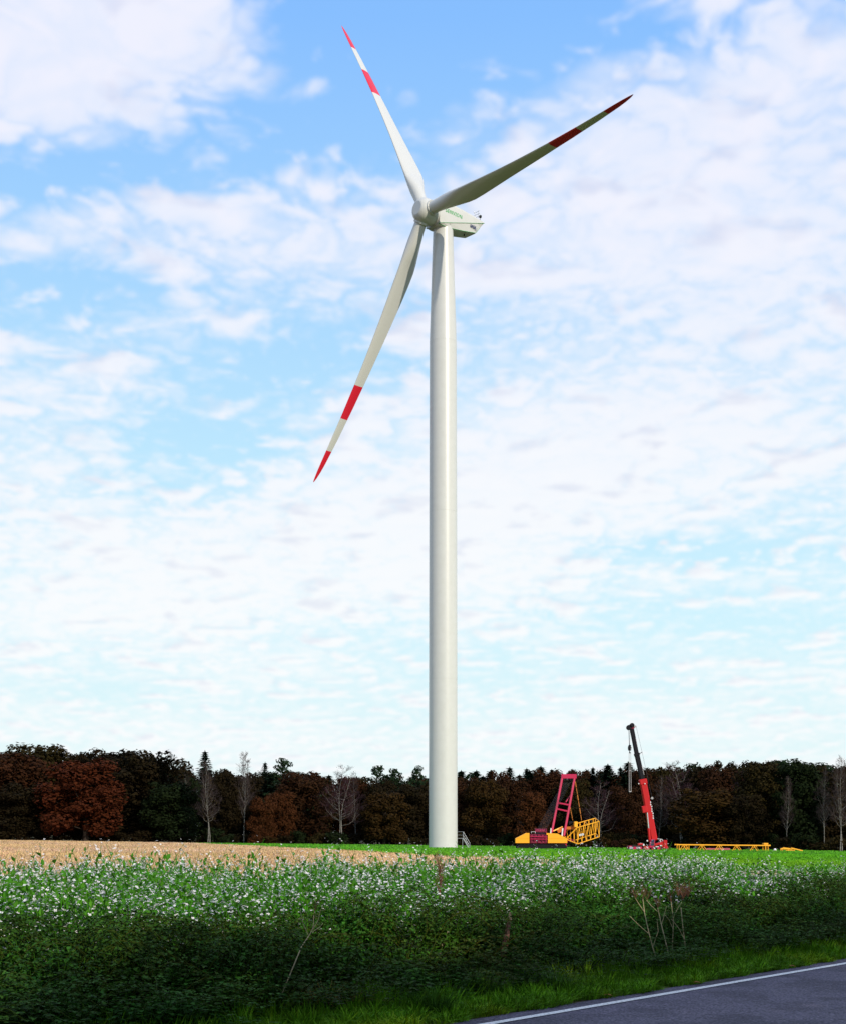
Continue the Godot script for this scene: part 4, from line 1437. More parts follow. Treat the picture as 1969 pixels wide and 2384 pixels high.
func build_trees() -> void:
	for k in 4:
		protos["oak%d" % k] = broadleaf_proto(100 + k, 0.6, 52, 210, 0.25)
	for k in 2:
		protos["spruce%d" % k] = spruce_proto(200 + k)
		protos["pine%d" % k] = pine_proto(220 + k)
		protos["birch%d" % k] = bare_proto(240 + k, 0.55, 1, 1)
		protos["purple%d" % k] = bare_proto(270 + k, 0.95, 2, 1)
		protos["shrub%d" % k] = shrub_proto(290 + k)
	protos["twin0"] = bare_proto(260, 0.6, 2, 2)
	var bark := mat("oak_bark", lin(0.045, 0.035, 0.028), 0.95, 0.2)
	var birch := mat("birch_bark", Color.WHITE, 0.8, 0.3)
	birch.albedo_texture = noise_texture(91, 0.03, [[0.3, 0.05, 0.045, 0.04], [0.42, 0.15, 0.14, 0.125], [0.6, 0.27, 0.26, 0.235]], 256, 4)
	birch.uv1_triplanar = true
	birch.uv1_scale = Vector3(0.3, 0.8, 0.3)
	var limbs := mat("grey_bark", lin(0.13, 0.115, 0.11), 0.9, 0.3)
	var tone := {
		"oak_brown": [0.036, 0.014, 0.006], "oak_rust": [0.064, 0.0165, 0.0065], "oak_dark": [0.017, 0.012, 0.005], "oak_olive": [0.024, 0.018, 0.0055], "oak_green": [0.011, 0.018, 0.006],
		"oak_orange": [0.062, 0.022, 0.008], "oak_russet": [0.031, 0.0135, 0.006], "oak_ochre": [0.035, 0.0195, 0.0055], "spruce": [0.009, 0.021, 0.011], "pine": [0.015, 0.030, 0.013],
		"twig": [0.06, 0.045, 0.045], "twig_purple": [0.055, 0.030, 0.038], "twig_dark": [0.035, 0.026, 0.026],
	}
	for k in tone:
		mat("leaf_" + k, lin(tone[k][0], tone[k][1], tone[k][2]), 0.85, 0.15, 0.0, 0.12 if not k.begins_with("twig") else 0.0)
	var n := 0
	for w in WOOD:
		var z: float = wood_depth(w[0]) + w[4]
		var p := at(w[0], HORIZON, z)
		p.y = ground_y(p.x, z)
		var tall: float = (EYE + (HORIZON - w[1]) / FOCAL * z - p.y) / 16.0
		var wide: float = w[2] / FOCAL * z / 10.0
		var kind: String = w[3]
		var turn := n * 2.1
		n += 1
		if kind.begins_with("oak"):
			plant_tree("oak_tree", protos["oak%d" % (n % 4)], bark, mats["leaf_" + kind], p, wide, tall, turn, w[5], "tree")
		elif kind == "spruce":
			plant_tree("spruce_tree", protos["spruce%d" % (n % 2)], bark, mats["leaf_spruce"], p, wide * 1.9, tall, turn, w[5], "tree")
		elif kind == "pine":
			plant_tree("pine_tree", protos["pine%d" % (n % 2)], bark, mats["leaf_pine"], p, wide * 1.35, tall, turn, w[5], "tree")
		elif kind == "birch":
			plant_tree("birch_tree", protos["birch%d" % (n % 2)], birch, mats["leaf_twig"], p, wide * 1.2, tall, turn, w[5], "tree")
		elif kind == "birch_twin":
			plant_tree("birch_tree", protos["twin0"], birch, mats["leaf_twig"], p, wide * 1.2, tall, turn, w[5], "tree")
		elif kind == "birch_purple":
			plant_tree("birch_tree", protos["purple%d" % (n % 2)], birch, mats["leaf_twig_purple"], p, wide * 1.1, tall, turn, w[5], "tree")
		else:
			plant_tree("bare_tree", protos["purple%d" % (n % 2)], limbs, mats["leaf_twig_dark"], p, wide * 1.15, tall, turn, w[5], "tree")
	# rows behind: the body of the wood, told apart by kind only
	rng.seed = 4242
	var tops := [[-300, 1742], [0, 1740], [300, 1748], [420, 1776], [560, 1788], [740, 1797], [984, 1796], [1200, 1788], [1380, 1786], [1480, 1781], [1600, 1768], [1760, 1766], [1969, 1764], [2300, 1767]]
	for row in 3:
		var px := -230.0 + row * 17.0
		while px < 2200.0:
			var z := wood_depth(px) + 24.0 + 17.0 * row + rng.randf_range(-5, 5)
			var i := 0
			while i < tops.size() - 2 and tops[i + 1][0] < px:
				i += 1
			var top: float = lerpf(tops[i][1], tops[i + 1][1], clampf((px - tops[i][0]) / (tops[i + 1][0] - tops[i][0]), 0, 1)) + rng.randf_range(-4, 14)
			var p := at(px, HORIZON, z)
			p.y = ground_y(p.x, z)
			var tall := (EYE + (HORIZON - top) / FOCAL * z - p.y) / 16.0
			var r := rng.randf()
			var dense := px > 1000.0 and px < 1480.0
			if px > 440.0 and r < (0.45 if dense else 0.22):
				plant_tree("spruce_tree", protos["spruce%d" % rng.randi_range(0, 1)], bark, mats["leaf_spruce"], p, rng.randf_range(1.6, 2.4), tall * rng.randf_range(0.9, 1.05), rng.randf() * TAU, "dark spruce in the rear rows of the wood", "tree", "spruces in the rear rows")
				px += rng.randf_range(26, 44)
			elif px > 440.0 and r < (0.65 if dense else 0.38):
				plant_tree("pine_tree", protos["pine%d" % rng.randi_range(0, 1)], bark, mats["leaf_pine"], p, rng.randf_range(1.3, 1.9), tall * rng.randf_range(0.92, 1.04), rng.randf() * TAU, "dark green pine in the rear rows of the wood", "tree", "pines in the rear rows")
				px += rng.randf_range(26, 44)
			else:
				var kind: String = ["oak_dark", "oak_olive", "oak_brown", "oak_dark", "oak_green"][rng.randi_range(0, 4)]
				plant_tree("oak_tree", protos["oak%d" % rng.randi_range(0, 3)], bark, mats["leaf_" + kind], p, rng.randf_range(0.9, 1.3), tall, rng.randf() * TAU, "dark broadleaf tree in the rear rows of the wood", "tree", "broadleaf trees in the rear rows")
				px += rng.randf_range(50, 85)
	# bushes along the foot of the wood
	var bushes := [[598, 40, "oak_orange", "small orange bush under the small orange-leaved tree"], [632, 60, "oak_ochre", "yellowish brown bush at the foot of the orange trees"], [528, 45, "oak_green", "green bush between the two pale birches"], [1468, 52, "oak_ochre", "ochre bush in front of the nose of the red crane"], [1437, 46, "oak_russet", "reddish bush between the lattice boom and the red crane"], [1355, 50, "oak_ochre", "brown bush under the lowered lattice boom"], [1412, 40, "oak_ochre", "low ochre bush halfway between the two cranes"], [1145, 50, "oak_dark", "dark bush between the tower stairs and the yellow counterweights"]]
	for w in bushes:
		var z: float = wood_depth(w[0]) - 16.0
		var p := at(w[0], HORIZON, z)
		p.y = ground_y(p.x, z)
		plant_tree("bush", protos["shrub%d" % (int(w[0]) % 2)], bark, mats["leaf_" + w[2]], p, w[1] / FOCAL * z / 3.6, rng.randf_range(0.75, 1.0), w[0] * 0.7, w[3], "bush")
	var px2 := -160.0
	while px2 < 2130.0:
		var z := wood_depth(px2) + rng.randf_range(-9, -2)
		var p := at(px2, HORIZON, z)
		p.y = ground_y(p.x, z)
		var kind: String = ["oak_dark", "oak_dark", "oak_green", "oak_olive"][rng.randi_range(0, 3)]
		plant_tree("bush", protos["shrub%d" % rng.randi_range(0, 1)], bark, mats["leaf_" + kind], p, rng.randf_range(1.1, 1.8), rng.randf_range(0.8, 1.5), rng.randf() * TAU, "dark bush in the hedge along the foot of the wood", "bush", "bushes along the foot of the wood")
		px2 += rng.randf_range(26, 44)

func build_roadside_trees() -> void:
	# the row on the viewer's side of the road, whose shade lies on the road and the verge
	rng.seed = 99
	var leafy := mat("leaf_roadside", lin(0.045, 0.05, 0.014), 0.7, 0.35, 0.0, 0.12)
	for k in 17:
		var q := from_road(-13.2 + rng.randf_range(-0.5, 0.5), -44.0 + 4.3 * k)
		plant_tree("roadside_tree", protos["oak%d" % (k % 4)], mats["oak_bark"], leafy, Vector3(q.x, 0, -q.y), rng.randf_range(0.66, 0.78), rng.randf_range(0.46, 0.51), rng.randf() * TAU, "roadside tree behind the viewer, shading road and verge", "tree", "roadside trees behind the viewer")

# ---------------------------------------------------------------- fields

func blade_leaf(b: MB, p: Vector3, dir: Vector3, up: float, len_: float, wid: float, col: Color) -> void:
	# a folded leaf: rises, then bends over; dir is horizontal
	var side := dir.cross(Vector3.UP).normalized() * wid
	var m := p + dir * len_ * 0.5 + Vector3(0, up * len_, 0)
	var e := p + dir * len_ + Vector3(0, up * len_ * 0.55, 0)
	var dip := Vector3(0, -wid * 0.35, 0)
	b.tri(p, m + side, m + dip, Vector3.UP, col)
	b.tri(p, m + dip, m - side, Vector3.UP, col)
	b.tri(m + side, e, m + dip, Vector3.UP, col)
	b.tri(m + dip, e, m - side, Vector3.UP, col)

func crop_patch(sd: int, flowers: int) -> ArrayMesh:
	# about 1.1 m square of young leafy crop
	rng.seed = sd
	var b := MB.new()
	for i in 95:
		var p := Vector3(rng.randf_range(-0.55, 0.55), rng.randf_range(0.02, 0.16), rng.randf_range(-0.55, 0.55))
		var a := rng.randf() * TAU
		var tone := rng.randf_range(0.35, 1.45)
		blade_leaf(b, p, Vector3(cos(a), 0, sin(a)), rng.randf_range(0.5, 1.5), rng.randf_range(0.09, 0.19), rng.randf_range(0.03, 0.055), Color(tone * rng.randf_range(0.8, 1.25), tone, tone))
	for i in flowers:
		var p := Vector3(rng.randf_range(-0.55, 0.55), rng.randf_range(0.26, 0.46), rng.randf_range(-0.55, 0.55))
		var s := rng.randf_range(0.028, 0.05)
		b.leaf(p, Vector3(s, 0, 0), Vector3(0, 0.2 * s, s), Color(8.0, 2.0, 0.6))
		b.leaf(p, Vector3(0, s, 0), Vector3(s * 0.7, 0, s * 0.7), Color(8.0, 2.0, 0.6))
	return b.mesh()

func stubble_patch(sd: int) -> ArrayMesh:
	# about 1.1 m square of cut stalks, husks and torn leaves
	rng.seed = sd
	var b := MB.new()
	for i in 42:
		var p := Vector3(rng.randf_range(-0.55, 0.55), -0.02, rng.randf_range(-0.55, 0.55))
		var tone := rng.randf_range(0.28, 1.15)
		var q := p + Vector3(rng.randf_range(-0.07, 0.07), rng.randf_range(0.13, 0.34), rng.randf_range(-0.07, 0.07))
		b.tube(p, q, 0.016, 0.013, 4, Color(tone, tone * rng.randf_range(0.88, 1.08), tone * rng.randf_range(0.8, 1.1)), true)
	for i in 46:
		var p := Vector3(rng.randf_range(-0.55, 0.55), rng.randf_range(0.0, 0.16), rng.randf_range(-0.55, 0.55))
		var a := rng.randf() * TAU
		var tone := rng.randf_range(0.3, 1.2)
		var col := Color(tone, tone * rng.randf_range(0.85, 1.05), tone * rng.randf_range(0.75, 1.1))
		if rng.randf() < 0.18:
			col = Color(tone * 0.55, tone * 0.36, tone * 0.36)
		blade_leaf(b, p, Vector3(cos(a), 0, sin(a)), rng.randf_range(-0.1, 0.9), rng.randf_range(0.1, 0.24), rng.randf_range(0.012, 0.026), col)
	return b.mesh()

func spot(x: float, z: float, s: float, sy: float, lift := 0.0) -> Transform3D:
	var a := rng.randf() * TAU
	return Transform3D(Basis(Vector3.UP, a).scaled_local(Vector3(s, sy, s)), Vector3(x, ground_y(x, z) + lift, -z))

func build_fields() -> void:
	var crop := [crop_patch(401, 0), crop_patch(402, 0), crop_patch(403, 14)]
	var stub := [stubble_patch(411), stubble_patch(412), stubble_patch(413)]
	var leafm := mat("crop_leaf", lin(0.115, 0.385, 0.018), 0.7, 0.25, 0.0, 0.3)
	var straw := mat("straw", lin(0.86, 0.61, 0.345), 0.85, 0.2, 0.0, 0.1)
	rng.seed = 777
	var nz := FastNoiseLite.new()
	nz.seed = 12
	nz.frequency = 0.05
	var cw := [[], [], []]
	var ct := [[], [], []]
	var sw := [[], [], []]
	var st := [[], [], []]
	var z := 24.0
	while z < 345.0:
		var step := 0.85 if z < 90.0 else (1.25 if z < 170.0 else 1.9)
		var x := -z * 0.275 - 8.0
		while x < z * 0.275 + 8.0:
			var jx := x + rng.randf_range(-0.5, 0.5) * step
			var jz := z + rng.randf_range(-0.5, 0.5) * step
			x += step
			if road_d(jx, jz) < 9.2:
				continue
			var px := MID + jx / jz * FOCAL
			if jz > wood_depth(px) - 14.0:
				continue
			var f := field_side(jx, jz) + nz.get_noise_2d(jx * 2.0, jz * 2.0) * 3.0
			if f > 0.0:
				if Vector2(jx - 3.16, jz - TURBINE_Z).length() < 3.2:
					continue
				var yellow := nz.get_noise_2d(jx * 0.7 + 90.0, jz * 0.4)
				var k := rng.randi_range(0, 1)
				if jx > 6.0 and jz < 190.0 and rng.randf() < 0.45 + yellow:
					k = 2
				var tone := 1.0 + nz.get_noise_2d(jx, jz) * 0.35
				var warm := 1.0 + clampf(1.2 - jz / 130.0, 0.0, 0.8) * (0.5 + yellow)
				cw[k].append(spot(jx, jz, step * rng.randf_range(1.0, 1.25), rng.randf_range(0.85, 1.25) * (1.0 if jz < 170.0 else 0.9)))
				ct[k].append(Color(tone * warm, tone, tone * 0.9))
			else:
				var k := rng.randi_range(0, 2)
				var tone := 1.0 + nz.get_noise_2d(jx + 40.0, jz) * 0.3
				var pink := 1.0 + nz.get_noise_2d(jx * 0.5, jz * 0.5 + 70.0) * 0.25
				sw[k].append(spot(jx, jz, step * rng.randf_range(1.0, 1.2), rng.randf_range(0.8, 1.2)))
				st[k].append(Color(tone, tone * (0.94 + 0.06 / pink), tone / pink))
		z += step
	var co := stuff("crop", "low bright green crop covering the field round the tower", "crop")
	var so := stuff("stubble", "pale pinkish stubble standing on the cut field", "stubble")
	for k in 3:
		scatter(co, "leaves" if k < 2 else "yellow_flowering_leaves", crop[k], leafm, cw[k], ct[k])
		scatter(so, "stalks", stub[k], straw, sw[k], st[k])

# ---------------------------------------------------------------- plants beside the road

func oval_leaf(b: MB, p: Vector3, dir: Vector3, nor: Vector3, len_: float, wid: float, col: Color) -> void:
	# a pointed leaf folded along its midrib
	var side := dir.cross(nor).normalized() * wid
	var up := nor * wid * 0.3
	var m0 := p + dir * len_ * 0.32
	var m1 := p + dir * len_ * 0.68 - nor * len_ * 0.05
	var e := p + dir * len_ - nor * len_ * 0.2
	for s in [1.0, -1.0]:
		b.tri(p, m0 + side * s + up, m0, nor, col)
		b.quad(m0, m0 + side * s + up, m1 + side * s * 0.7 + up * 0.6, m1, nor, col)
		b.tri(m1, m1 + side * s * 0.7 + up * 0.6, e, nor, col)

func nettle_mesh(sd: int) -> ArrayMesh:
	# about 0.85 m tall: stem with crosswise pairs of drooping leaves
	rng.seed = sd
	var b := MB.new()
	var lean := Vector3(rng.randf_range(-0.12, 0.12), 0, rng.randf_range(-0.12, 0.12))
	b.tube(Vector3(0, -0.05, 0), Vector3(0, 0.82, 0) + lean, 0.006, 0.003, 4, Color(0.9, 0.8, 0.6), false)
	for k in 15:
		var f := 0.12 + 0.86 * k / 14.0
		var p := Vector3(0, 0.83 * f, 0) + lean * f
		var a0 := (k % 2) * PI / 2 + rng.randf_range(-0.3, 0.3)
		for s in 2:
			var a := a0 + s * PI
			var d := Vector3(cos(a), rng.randf_range(-0.45, 0.15), sin(a)).normalized()
			var nn := (Vector3.UP * 0.9 + Vector3(cos(a), 0, sin(a)) * rng.randf_range(0.0, 0.5) + rdir() * 0.2).normalized()
			nn = (nn - d * nn.dot(d)).normalized()
			var len_ := (0.050 + 0.028 * sin(f * PI)) * rng.randf_range(0.8, 1.2)
			var tone := rng.randf_range(0.4, 1.6)
			oval_leaf(b, p + d * 0.02, d, nn, len_, len_ * 0.32, Color(tone * rng.randf_range(0.8, 1.2), tone, tone * rng.randf_range(0.8, 1.2)))
	return b.mesh()

func bramble_mesh(sd: int) -> ArrayMesh:
	# an arching cane with leaves in threes, about 0.8 m high and 1 m long
	rng.seed = sd
	var b := MB.new()
	var pts := []
	var rad := []
	for k in 7:
		var f := k / 6.0
		pts.append(Vector3(0.95 * f, 0.8 * sin(f * 2.2) / 0.95, 0.1 * sin(f * 4.0)))
		rad.append(lerpf(0.006, 0.003, f))
	b.path(pts, rad, 4, Color(1.3, 0.6, 0.5))
	for k in 24:
		var f := 0.1 + 0.88 * k / 23.0
		var g := f * 6.0
		var i := mini(5, int(g))
		var p: Vector3 = pts[i].lerp(pts[i + 1], g - i)
		var a := k * 2.4 + rng.randf()
		var stalk := (Vector3(cos(a), rng.randf_range(0.1, 0.6), sin(a))).normalized()
		var q := p + stalk * 0.07
		for w in 3:
			var aa := a + (w - 1) * 1.15
			var d := Vector3(cos(aa), rng.randf_range(-0.35, 0.2), sin(aa)).normalized()
			var nn := (Vector3.UP + rdir() * 0.45).normalized()
			nn = (nn - d * nn.dot(d)).normalized()
			var len_ := rng.randf_range(0.032, 0.055)
			var tone := rng.randf_range(0.35, 1.6)
			oval_leaf(b, q, d, nn, len_, len_ * 0.36, Color(tone * rng.randf_range(0.8, 1.35), tone, tone * rng.randf_range(0.7, 1.1)))
	return b.mesh()

func radish_mesh(sd: int, blossoms: bool) -> ArrayMesh:
	# fodder radish about 1.05 m tall: leafy below, branching racemes above; leaves and flowers are separate meshes of one plant
	rng.seed = sd
	var b := MB.new()
	var lean := Vector3(rng.randf_range(-0.15, 0.15), 0, rng.randf_range(-0.15, 0.15))
	var top := Vector3(0, 0.95, 0) + lean
	if not blossoms:
		b.tube(Vector3(0, -0.05, 0), top, 0.008, 0.004, 4, Color(0.9, 1.1, 0.7), false)
		for k in 24:
			var f := 0.08 + 0.72 * k / 23.0
			var a := k * 2.399 + rng.randf_range(-0.3, 0.3)
			var d := Vector3(cos(a), rng.randf_range(-0.25, 0.4), sin(a)).normalized()
			var nn := (Vector3.UP + rdir() * 0.5).normalized()
			nn = (nn - d * nn.dot(d)).normalized()
			var len_ := lerpf(0.105, 0.05, f) * rng.randf_range(0.8, 1.25)
			var tone := rng.randf_range(0.35, 1.5)
			var col := Color(tone * rng.randf_range(0.75, 1.25), tone, tone * rng.randf_range(0.8, 1.3))
			oval_leaf(b, top * f + d * rng.randf_range(0.03, 0.12), d, nn, len_, len_ * 0.34, col)
	for k in 8:
		var f := 0.45 + 0.55 * k / 7.0
		var a := k * 2.399 + 0.6
		var d := (Vector3(cos(a), 0, sin(a)) * rng.randf_range(0.35, 0.8) + Vector3.UP).normalized()
		var p := top * f
		var q := p + d * rng.randf_range(0.16, 0.34)
		if not blossoms:
			b.tube(p, q, 0.004, 0.002, 3, Color(0.9, 1.2, 0.7), false)
			for w in 2:
				var dd := (d + rdir() * 0.8).normalized()
				var nn := (Vector3.UP + rdir() * 0.5).normalized()
				nn = (nn - dd * nn.dot(dd)).normalized()
				var tone := rng.randf_range(0.7, 1.3)
				oval_leaf(b, p.lerp(q, 0.3 + 0.3 * w), dd, nn, 0.07, 0.02, Color(tone, tone, tone))
		else:
			for w in 6:
				var c := q - d * 0.035 * w + rdir() * 0.035
				var nn := (d + rdir() * 0.7 + Vector3(0, 0.3, 0)).normalized()
				var u := nn.cross(rdir()).normalized()
				var v := nn.cross(u)
				var s := rng.randf_range(0.0085, 0.0135)
				var tone := rng.randf_range(0.85, 1.05)
				var col := Color(tone, tone * 0.985, tone * 0.96)
				for e in [u, v, -u, -v]:
					# four petals, slightly raised
					var sd2 := nn.cross(e)
					b.quad(c, c + e * s * 0.9 + sd2 * s * 0.55 + nn * s * 0.2, c + e * s * 1.25 + nn * s * 0.3, c + e * s * 0.9 - sd2 * s * 0.55 + nn * s * 0.2, nn, col)
	return b.mesh()

func grass_mesh(sd: int, n: int, tall: float, droop: float, thin := 1.0) -> ArrayMesh:
	rng.seed = sd
	var b := MB.new()
	for i in n:
		var a := rng.randf() * TAU
		var d := Vector3(cos(a), 0, sin(a))
		var p := d * rng.randf_range(0.0, 0.06) + Vector3(0, -0.02, 0)
		var h := tall * rng.randf_range(0.5, 1.1)
		var lean := rng.randf_range(0.15, 1.0) * droop
		var side := d.cross(Vector3.UP).rotated(Vector3.UP, rng.randf_range(-0.8, 0.8)) * rng.randf_range(0.0032, 0.0065) * thin
		var m := p + d * h * lean * 0.3 + Vector3(0, h * 0.6, 0)
		var e := p + d * h * lean + Vector3(0, h * (1.0 - lean * 0.35), 0)
		var tone := rng.randf_range(0.35, 1.6)
		var col := Color(tone * rng.randf_range(0.85, 1.5), tone, tone * rng.randf_range(0.7, 1.1))
		b.quad(p - side, p + side, m + side * 0.85, m - side * 0.85, d + Vector3.UP, col)
		b.tri(m - side * 0.85, m + side * 0.85, e, d + Vector3.UP, col)
	return b.mesh()

func stand_height(x: float, z: float, nz: FastNoiseLite) -> float:
	# how tall the flowering stand grows here
	var h := 1.0 + nz.get_noise_2d(x * 7.0, z * 7.0) * 0.6 + nz.get_noise_2d(x * 22.0, z * 22.0) * 0.14
	h += 0.2 * exp(-(pow((x - 3.8) / 1.1, 2) + pow((z - 27.0) / 2.5, 2)))
	h += 0.14 * smoothstep(2.0, -5.0, x) - 0.30 * smoothstep(2.5, 8.5, x)
	return clampf(h, 0.55, 1.16)

func build_undergrowth() -> void:
	var net := mat("nettle_leaf", lin(0.034, 0.125, 0.010), 0.7, 0.2, 0.0, 0.2)
	var brm := mat("bramble_leaf", lin(0.030, 0.085, 0.009), 0.68, 0.2, 0.0, 0.15)
	var rad := mat("radish_leaf", lin(0.060, 0.215, 0.013), 0.7, 0.2, 0.0, 0.25)
	var pet := mat("petal_white", lin(0.86, 0.84, 0.86), 0.6, 0.3, 0.0, 0.3)
	var gra := mat("grass_blade", lin(0.125, 0.31, 0.011), 0.75, 0.2, 0.0, 0.2)
	var nz := FastNoiseLite.new()
	nz.seed = 33
	nz.frequency = 0.05
	var nets := [nettle_mesh(501), nettle_mesh(502), nettle_mesh(503)]
	var brms := [bramble_mesh(511), bramble_mesh(512), bramble_mesh(513)]
	var leaves := []
	var petals := []
	for k in 4:
		leaves.append(radish_mesh(520 + k, false))
		petals.append(radish_mesh(520 + k, true))
	var tufts := [grass_mesh(531, 22, 0.17, 0.9), grass_mesh(532, 20, 0.26, 1.1), grass_mesh(533, 18, 0.12, 0.7)]
	rng.seed = 888
	var w := [[], [], []]
	var t := [[], [], []]
	# nettles and brambles: a bank that rises away from the verge
	var bw := [[], [], []]
	var bt := [[], [], []]
	for i in 17000:
		var d := rng.randf_range(0.85, 3.3)
		var s := rng.randf_range(-10.0, 46.0)
		var q := from_road(d, s)
		if q.y < 4.0 or not in_view(q.x, q.y, 2.0):
			continue
		var edge := nz.get_noise_2d(q.x * 9.0, q.y * 9.0)
		if d < 1.15 + edge * 0.5:
			continue
		var h := lerpf(0.30, 0.86, smoothstep(0.9, 2.5, d + edge * 0.5)) * (1.0 + 0.75 * nz.get_noise_2d(q.x * 14.0, q.y * 14.0) + 0.3 * nz.get_noise_2d(q.x * 30.0, q.y * 30.0)) * rng.randf_range(0.75, 1.15)
		h = minf(h, 0.40 + 0.15 * d + 0.42 * nz.get_noise_2d(q.x * 8.0 + 130.0, q.y * 8.0))
		if nz.get_noise_2d(q.x * 18.0 + 800.0, q.y * 18.0) < -0.28:
			continue
		var tone := 1.0 + nz.get_noise_2d(q.x * 12.0 + 30.0, q.y * 12.0) * 0.6
		var dry := clampf(nz.get_noise_2d(q.x * 7.0, q.y * 7.0 + 200.0) * 1.6, 0.0, 1.0)
		var k := rng.randi_range(0, 2)
		var a := rng.randf() * TAU
		if rng.randf() < 0.55 + nz.get_noise_2d(q.x * 8.0, q.y * 8.0 + 90.0) * 0.8:
			w[k].append(Transform3D(Basis(Vector3.UP, a).scaled_local(Vector3(1.05, h / 0.85, 1.05)), Vector3(q.x, 0, -q.y)))
			t[k].append(Color(tone * (1.0 + dry * 0.35), tone * (1.0 - dry * 0.1), tone * (1.1 - dry * 0.3)))
		else:
			bw[k].append(Transform3D(Basis(Vector3.UP, a).scaled_local(Vector3(0.9, h / 0.8, 0.9)), Vector3(q.x, 0, -q.y)))
			bt[k].append(Color(tone * (1.0 + dry * 0.6), tone * (1.0 - dry * 0.15), tone * (1.0 - dry * 0.3)))
	var no := stuff("nettles", "dense dark green nettles along the verge", "nettles")
	var bo := stuff("brambles", "tangled dark brambles among the nettles", "brambles")
	for k in 3:
		scatter(no, "leafy_stems", nets[k], net, w[k], t[k])
		scatter(bo, "leafy_canes", brms[k], brm, bw[k], bt[k])
	# flowering fodder radish
	var rw := [[], [], [], []]
	var rt := [[], [], [], []]
	var fw := [[], [], [], []]
	var ft := [[], [], [], []]
	for i in 24000:
		var d := rng.randf_range(2.3, 10.5)
		var s := rng.randf_range(-9.0, 50.0)
		var q := from_road(d, s)
		if q.y < 6.0 or not in_view(q.x, q.y, 2.5):
			continue
		var edge := nz.get_noise_2d(q.x * 7.0, q.y * 7.0 + 300.0)
		if d < 2.75 + nz.get_noise_2d(q.x * 5.0 + 400.0, q.y * 5.0) * 1.7 + edge * 0.5 or d > 9.6 - 2.4 * smoothstep(8.0, 30.0, s) + edge * 1.3:
			continue
		if nz.get_noise_2d(q.x * 13.0 + 950.0, q.y * 13.0) < -0.24:
			continue
		var h := stand_height(q.x, q.y, nz) * (rng.randf_range(0.78, 1.04) + (0.15 if rng.randf() < 0.13 else 0.0)) / 1.05
		var k := rng.randi_range(0, 3)
		var a := rng.randf() * TAU
		var tone := 1.0 + nz.get_noise_2d(q.x * 10.0 + 60.0, q.y * 10.0) * 0.5
		rw[k].append(Transform3D(Basis(Vector3.UP, a).scaled_local(Vector3(rng.randf_range(0.95, 1.25), h, rng.randf_range(0.95, 1.25))), Vector3(q.x, 0, -q.y)))
		rt[k].append(Color(tone * rng.randf_range(0.85, 1.15), tone, tone))
		if rng.randf() < 0.72 + 1.9 * nz.get_noise_2d(q.x * 9.0, q.y * 9.0 + 640.0):
			fw[k].append(rw[k][-1])
			ft[k].append(Color.WHITE)
	var ro := stuff("flowering_radish", "tall fodder radish stand with small white blossoms beyond the nettles", "crop")
	for k in 4:
		scatter(ro, "leafy_stems", leaves[k], rad, rw[k], rt[k])
		scatter(ro, "white_blossom", petals[k], pet, fw[k], ft[k])
	# verge grass
	var gw := [[], [], []]
	var gt := [[], [], []]
	for i in 15000:
		var d := rng.randf_range(0.18, 1.75)
		var s := rng.randf_range(-9.0, 46.0)
		var q := from_road(d, s)
		if q.y < 4.0 or not in_view(q.x, q.y, 1.5):
			continue
		var edge := nz.get_noise_2d(q.x * 14.0, q.y * 14.0 + 500.0)
		if d < 0.29 + edge * 0.16:
			continue
		var k := rng.randi_range(0, 2)
		var tone := 1.0 + nz.get_noise_2d(q.x * 16.0, q.y * 16.0) * 0.6
		var dry := clampf(nz.get_noise_2d(q.x * 11.0 + 70.0, q.y * 11.0) * 1.5 - 0.15, 0.0, 1.0)
		var h := rng.randf_range(0.8, 1.3) * lerpf(0.55, 1.15, smoothstep(0.3, 1.3, d))
		gw[k].append(Transform3D(Basis(Vector3.UP, rng.randf() * TAU).scaled_local(Vector3(1.2, h, 1.2)), Vector3(q.x, 0.0, -q.y)))
		gt[k].append(Color(tone * (1.0 + dry * 1.2), tone * (1.0 + dry * 0.1), tone * (1.0 - dry * 0.2)))
	var go := stuff("verge_grass", "rough green grass along the road edge", "grass")
	for k in 3:
		scatter(go, "tufts", tufts[k], gra, gw[k], gt[k])

# ---------------------------------------------------------------- plants one can pick out

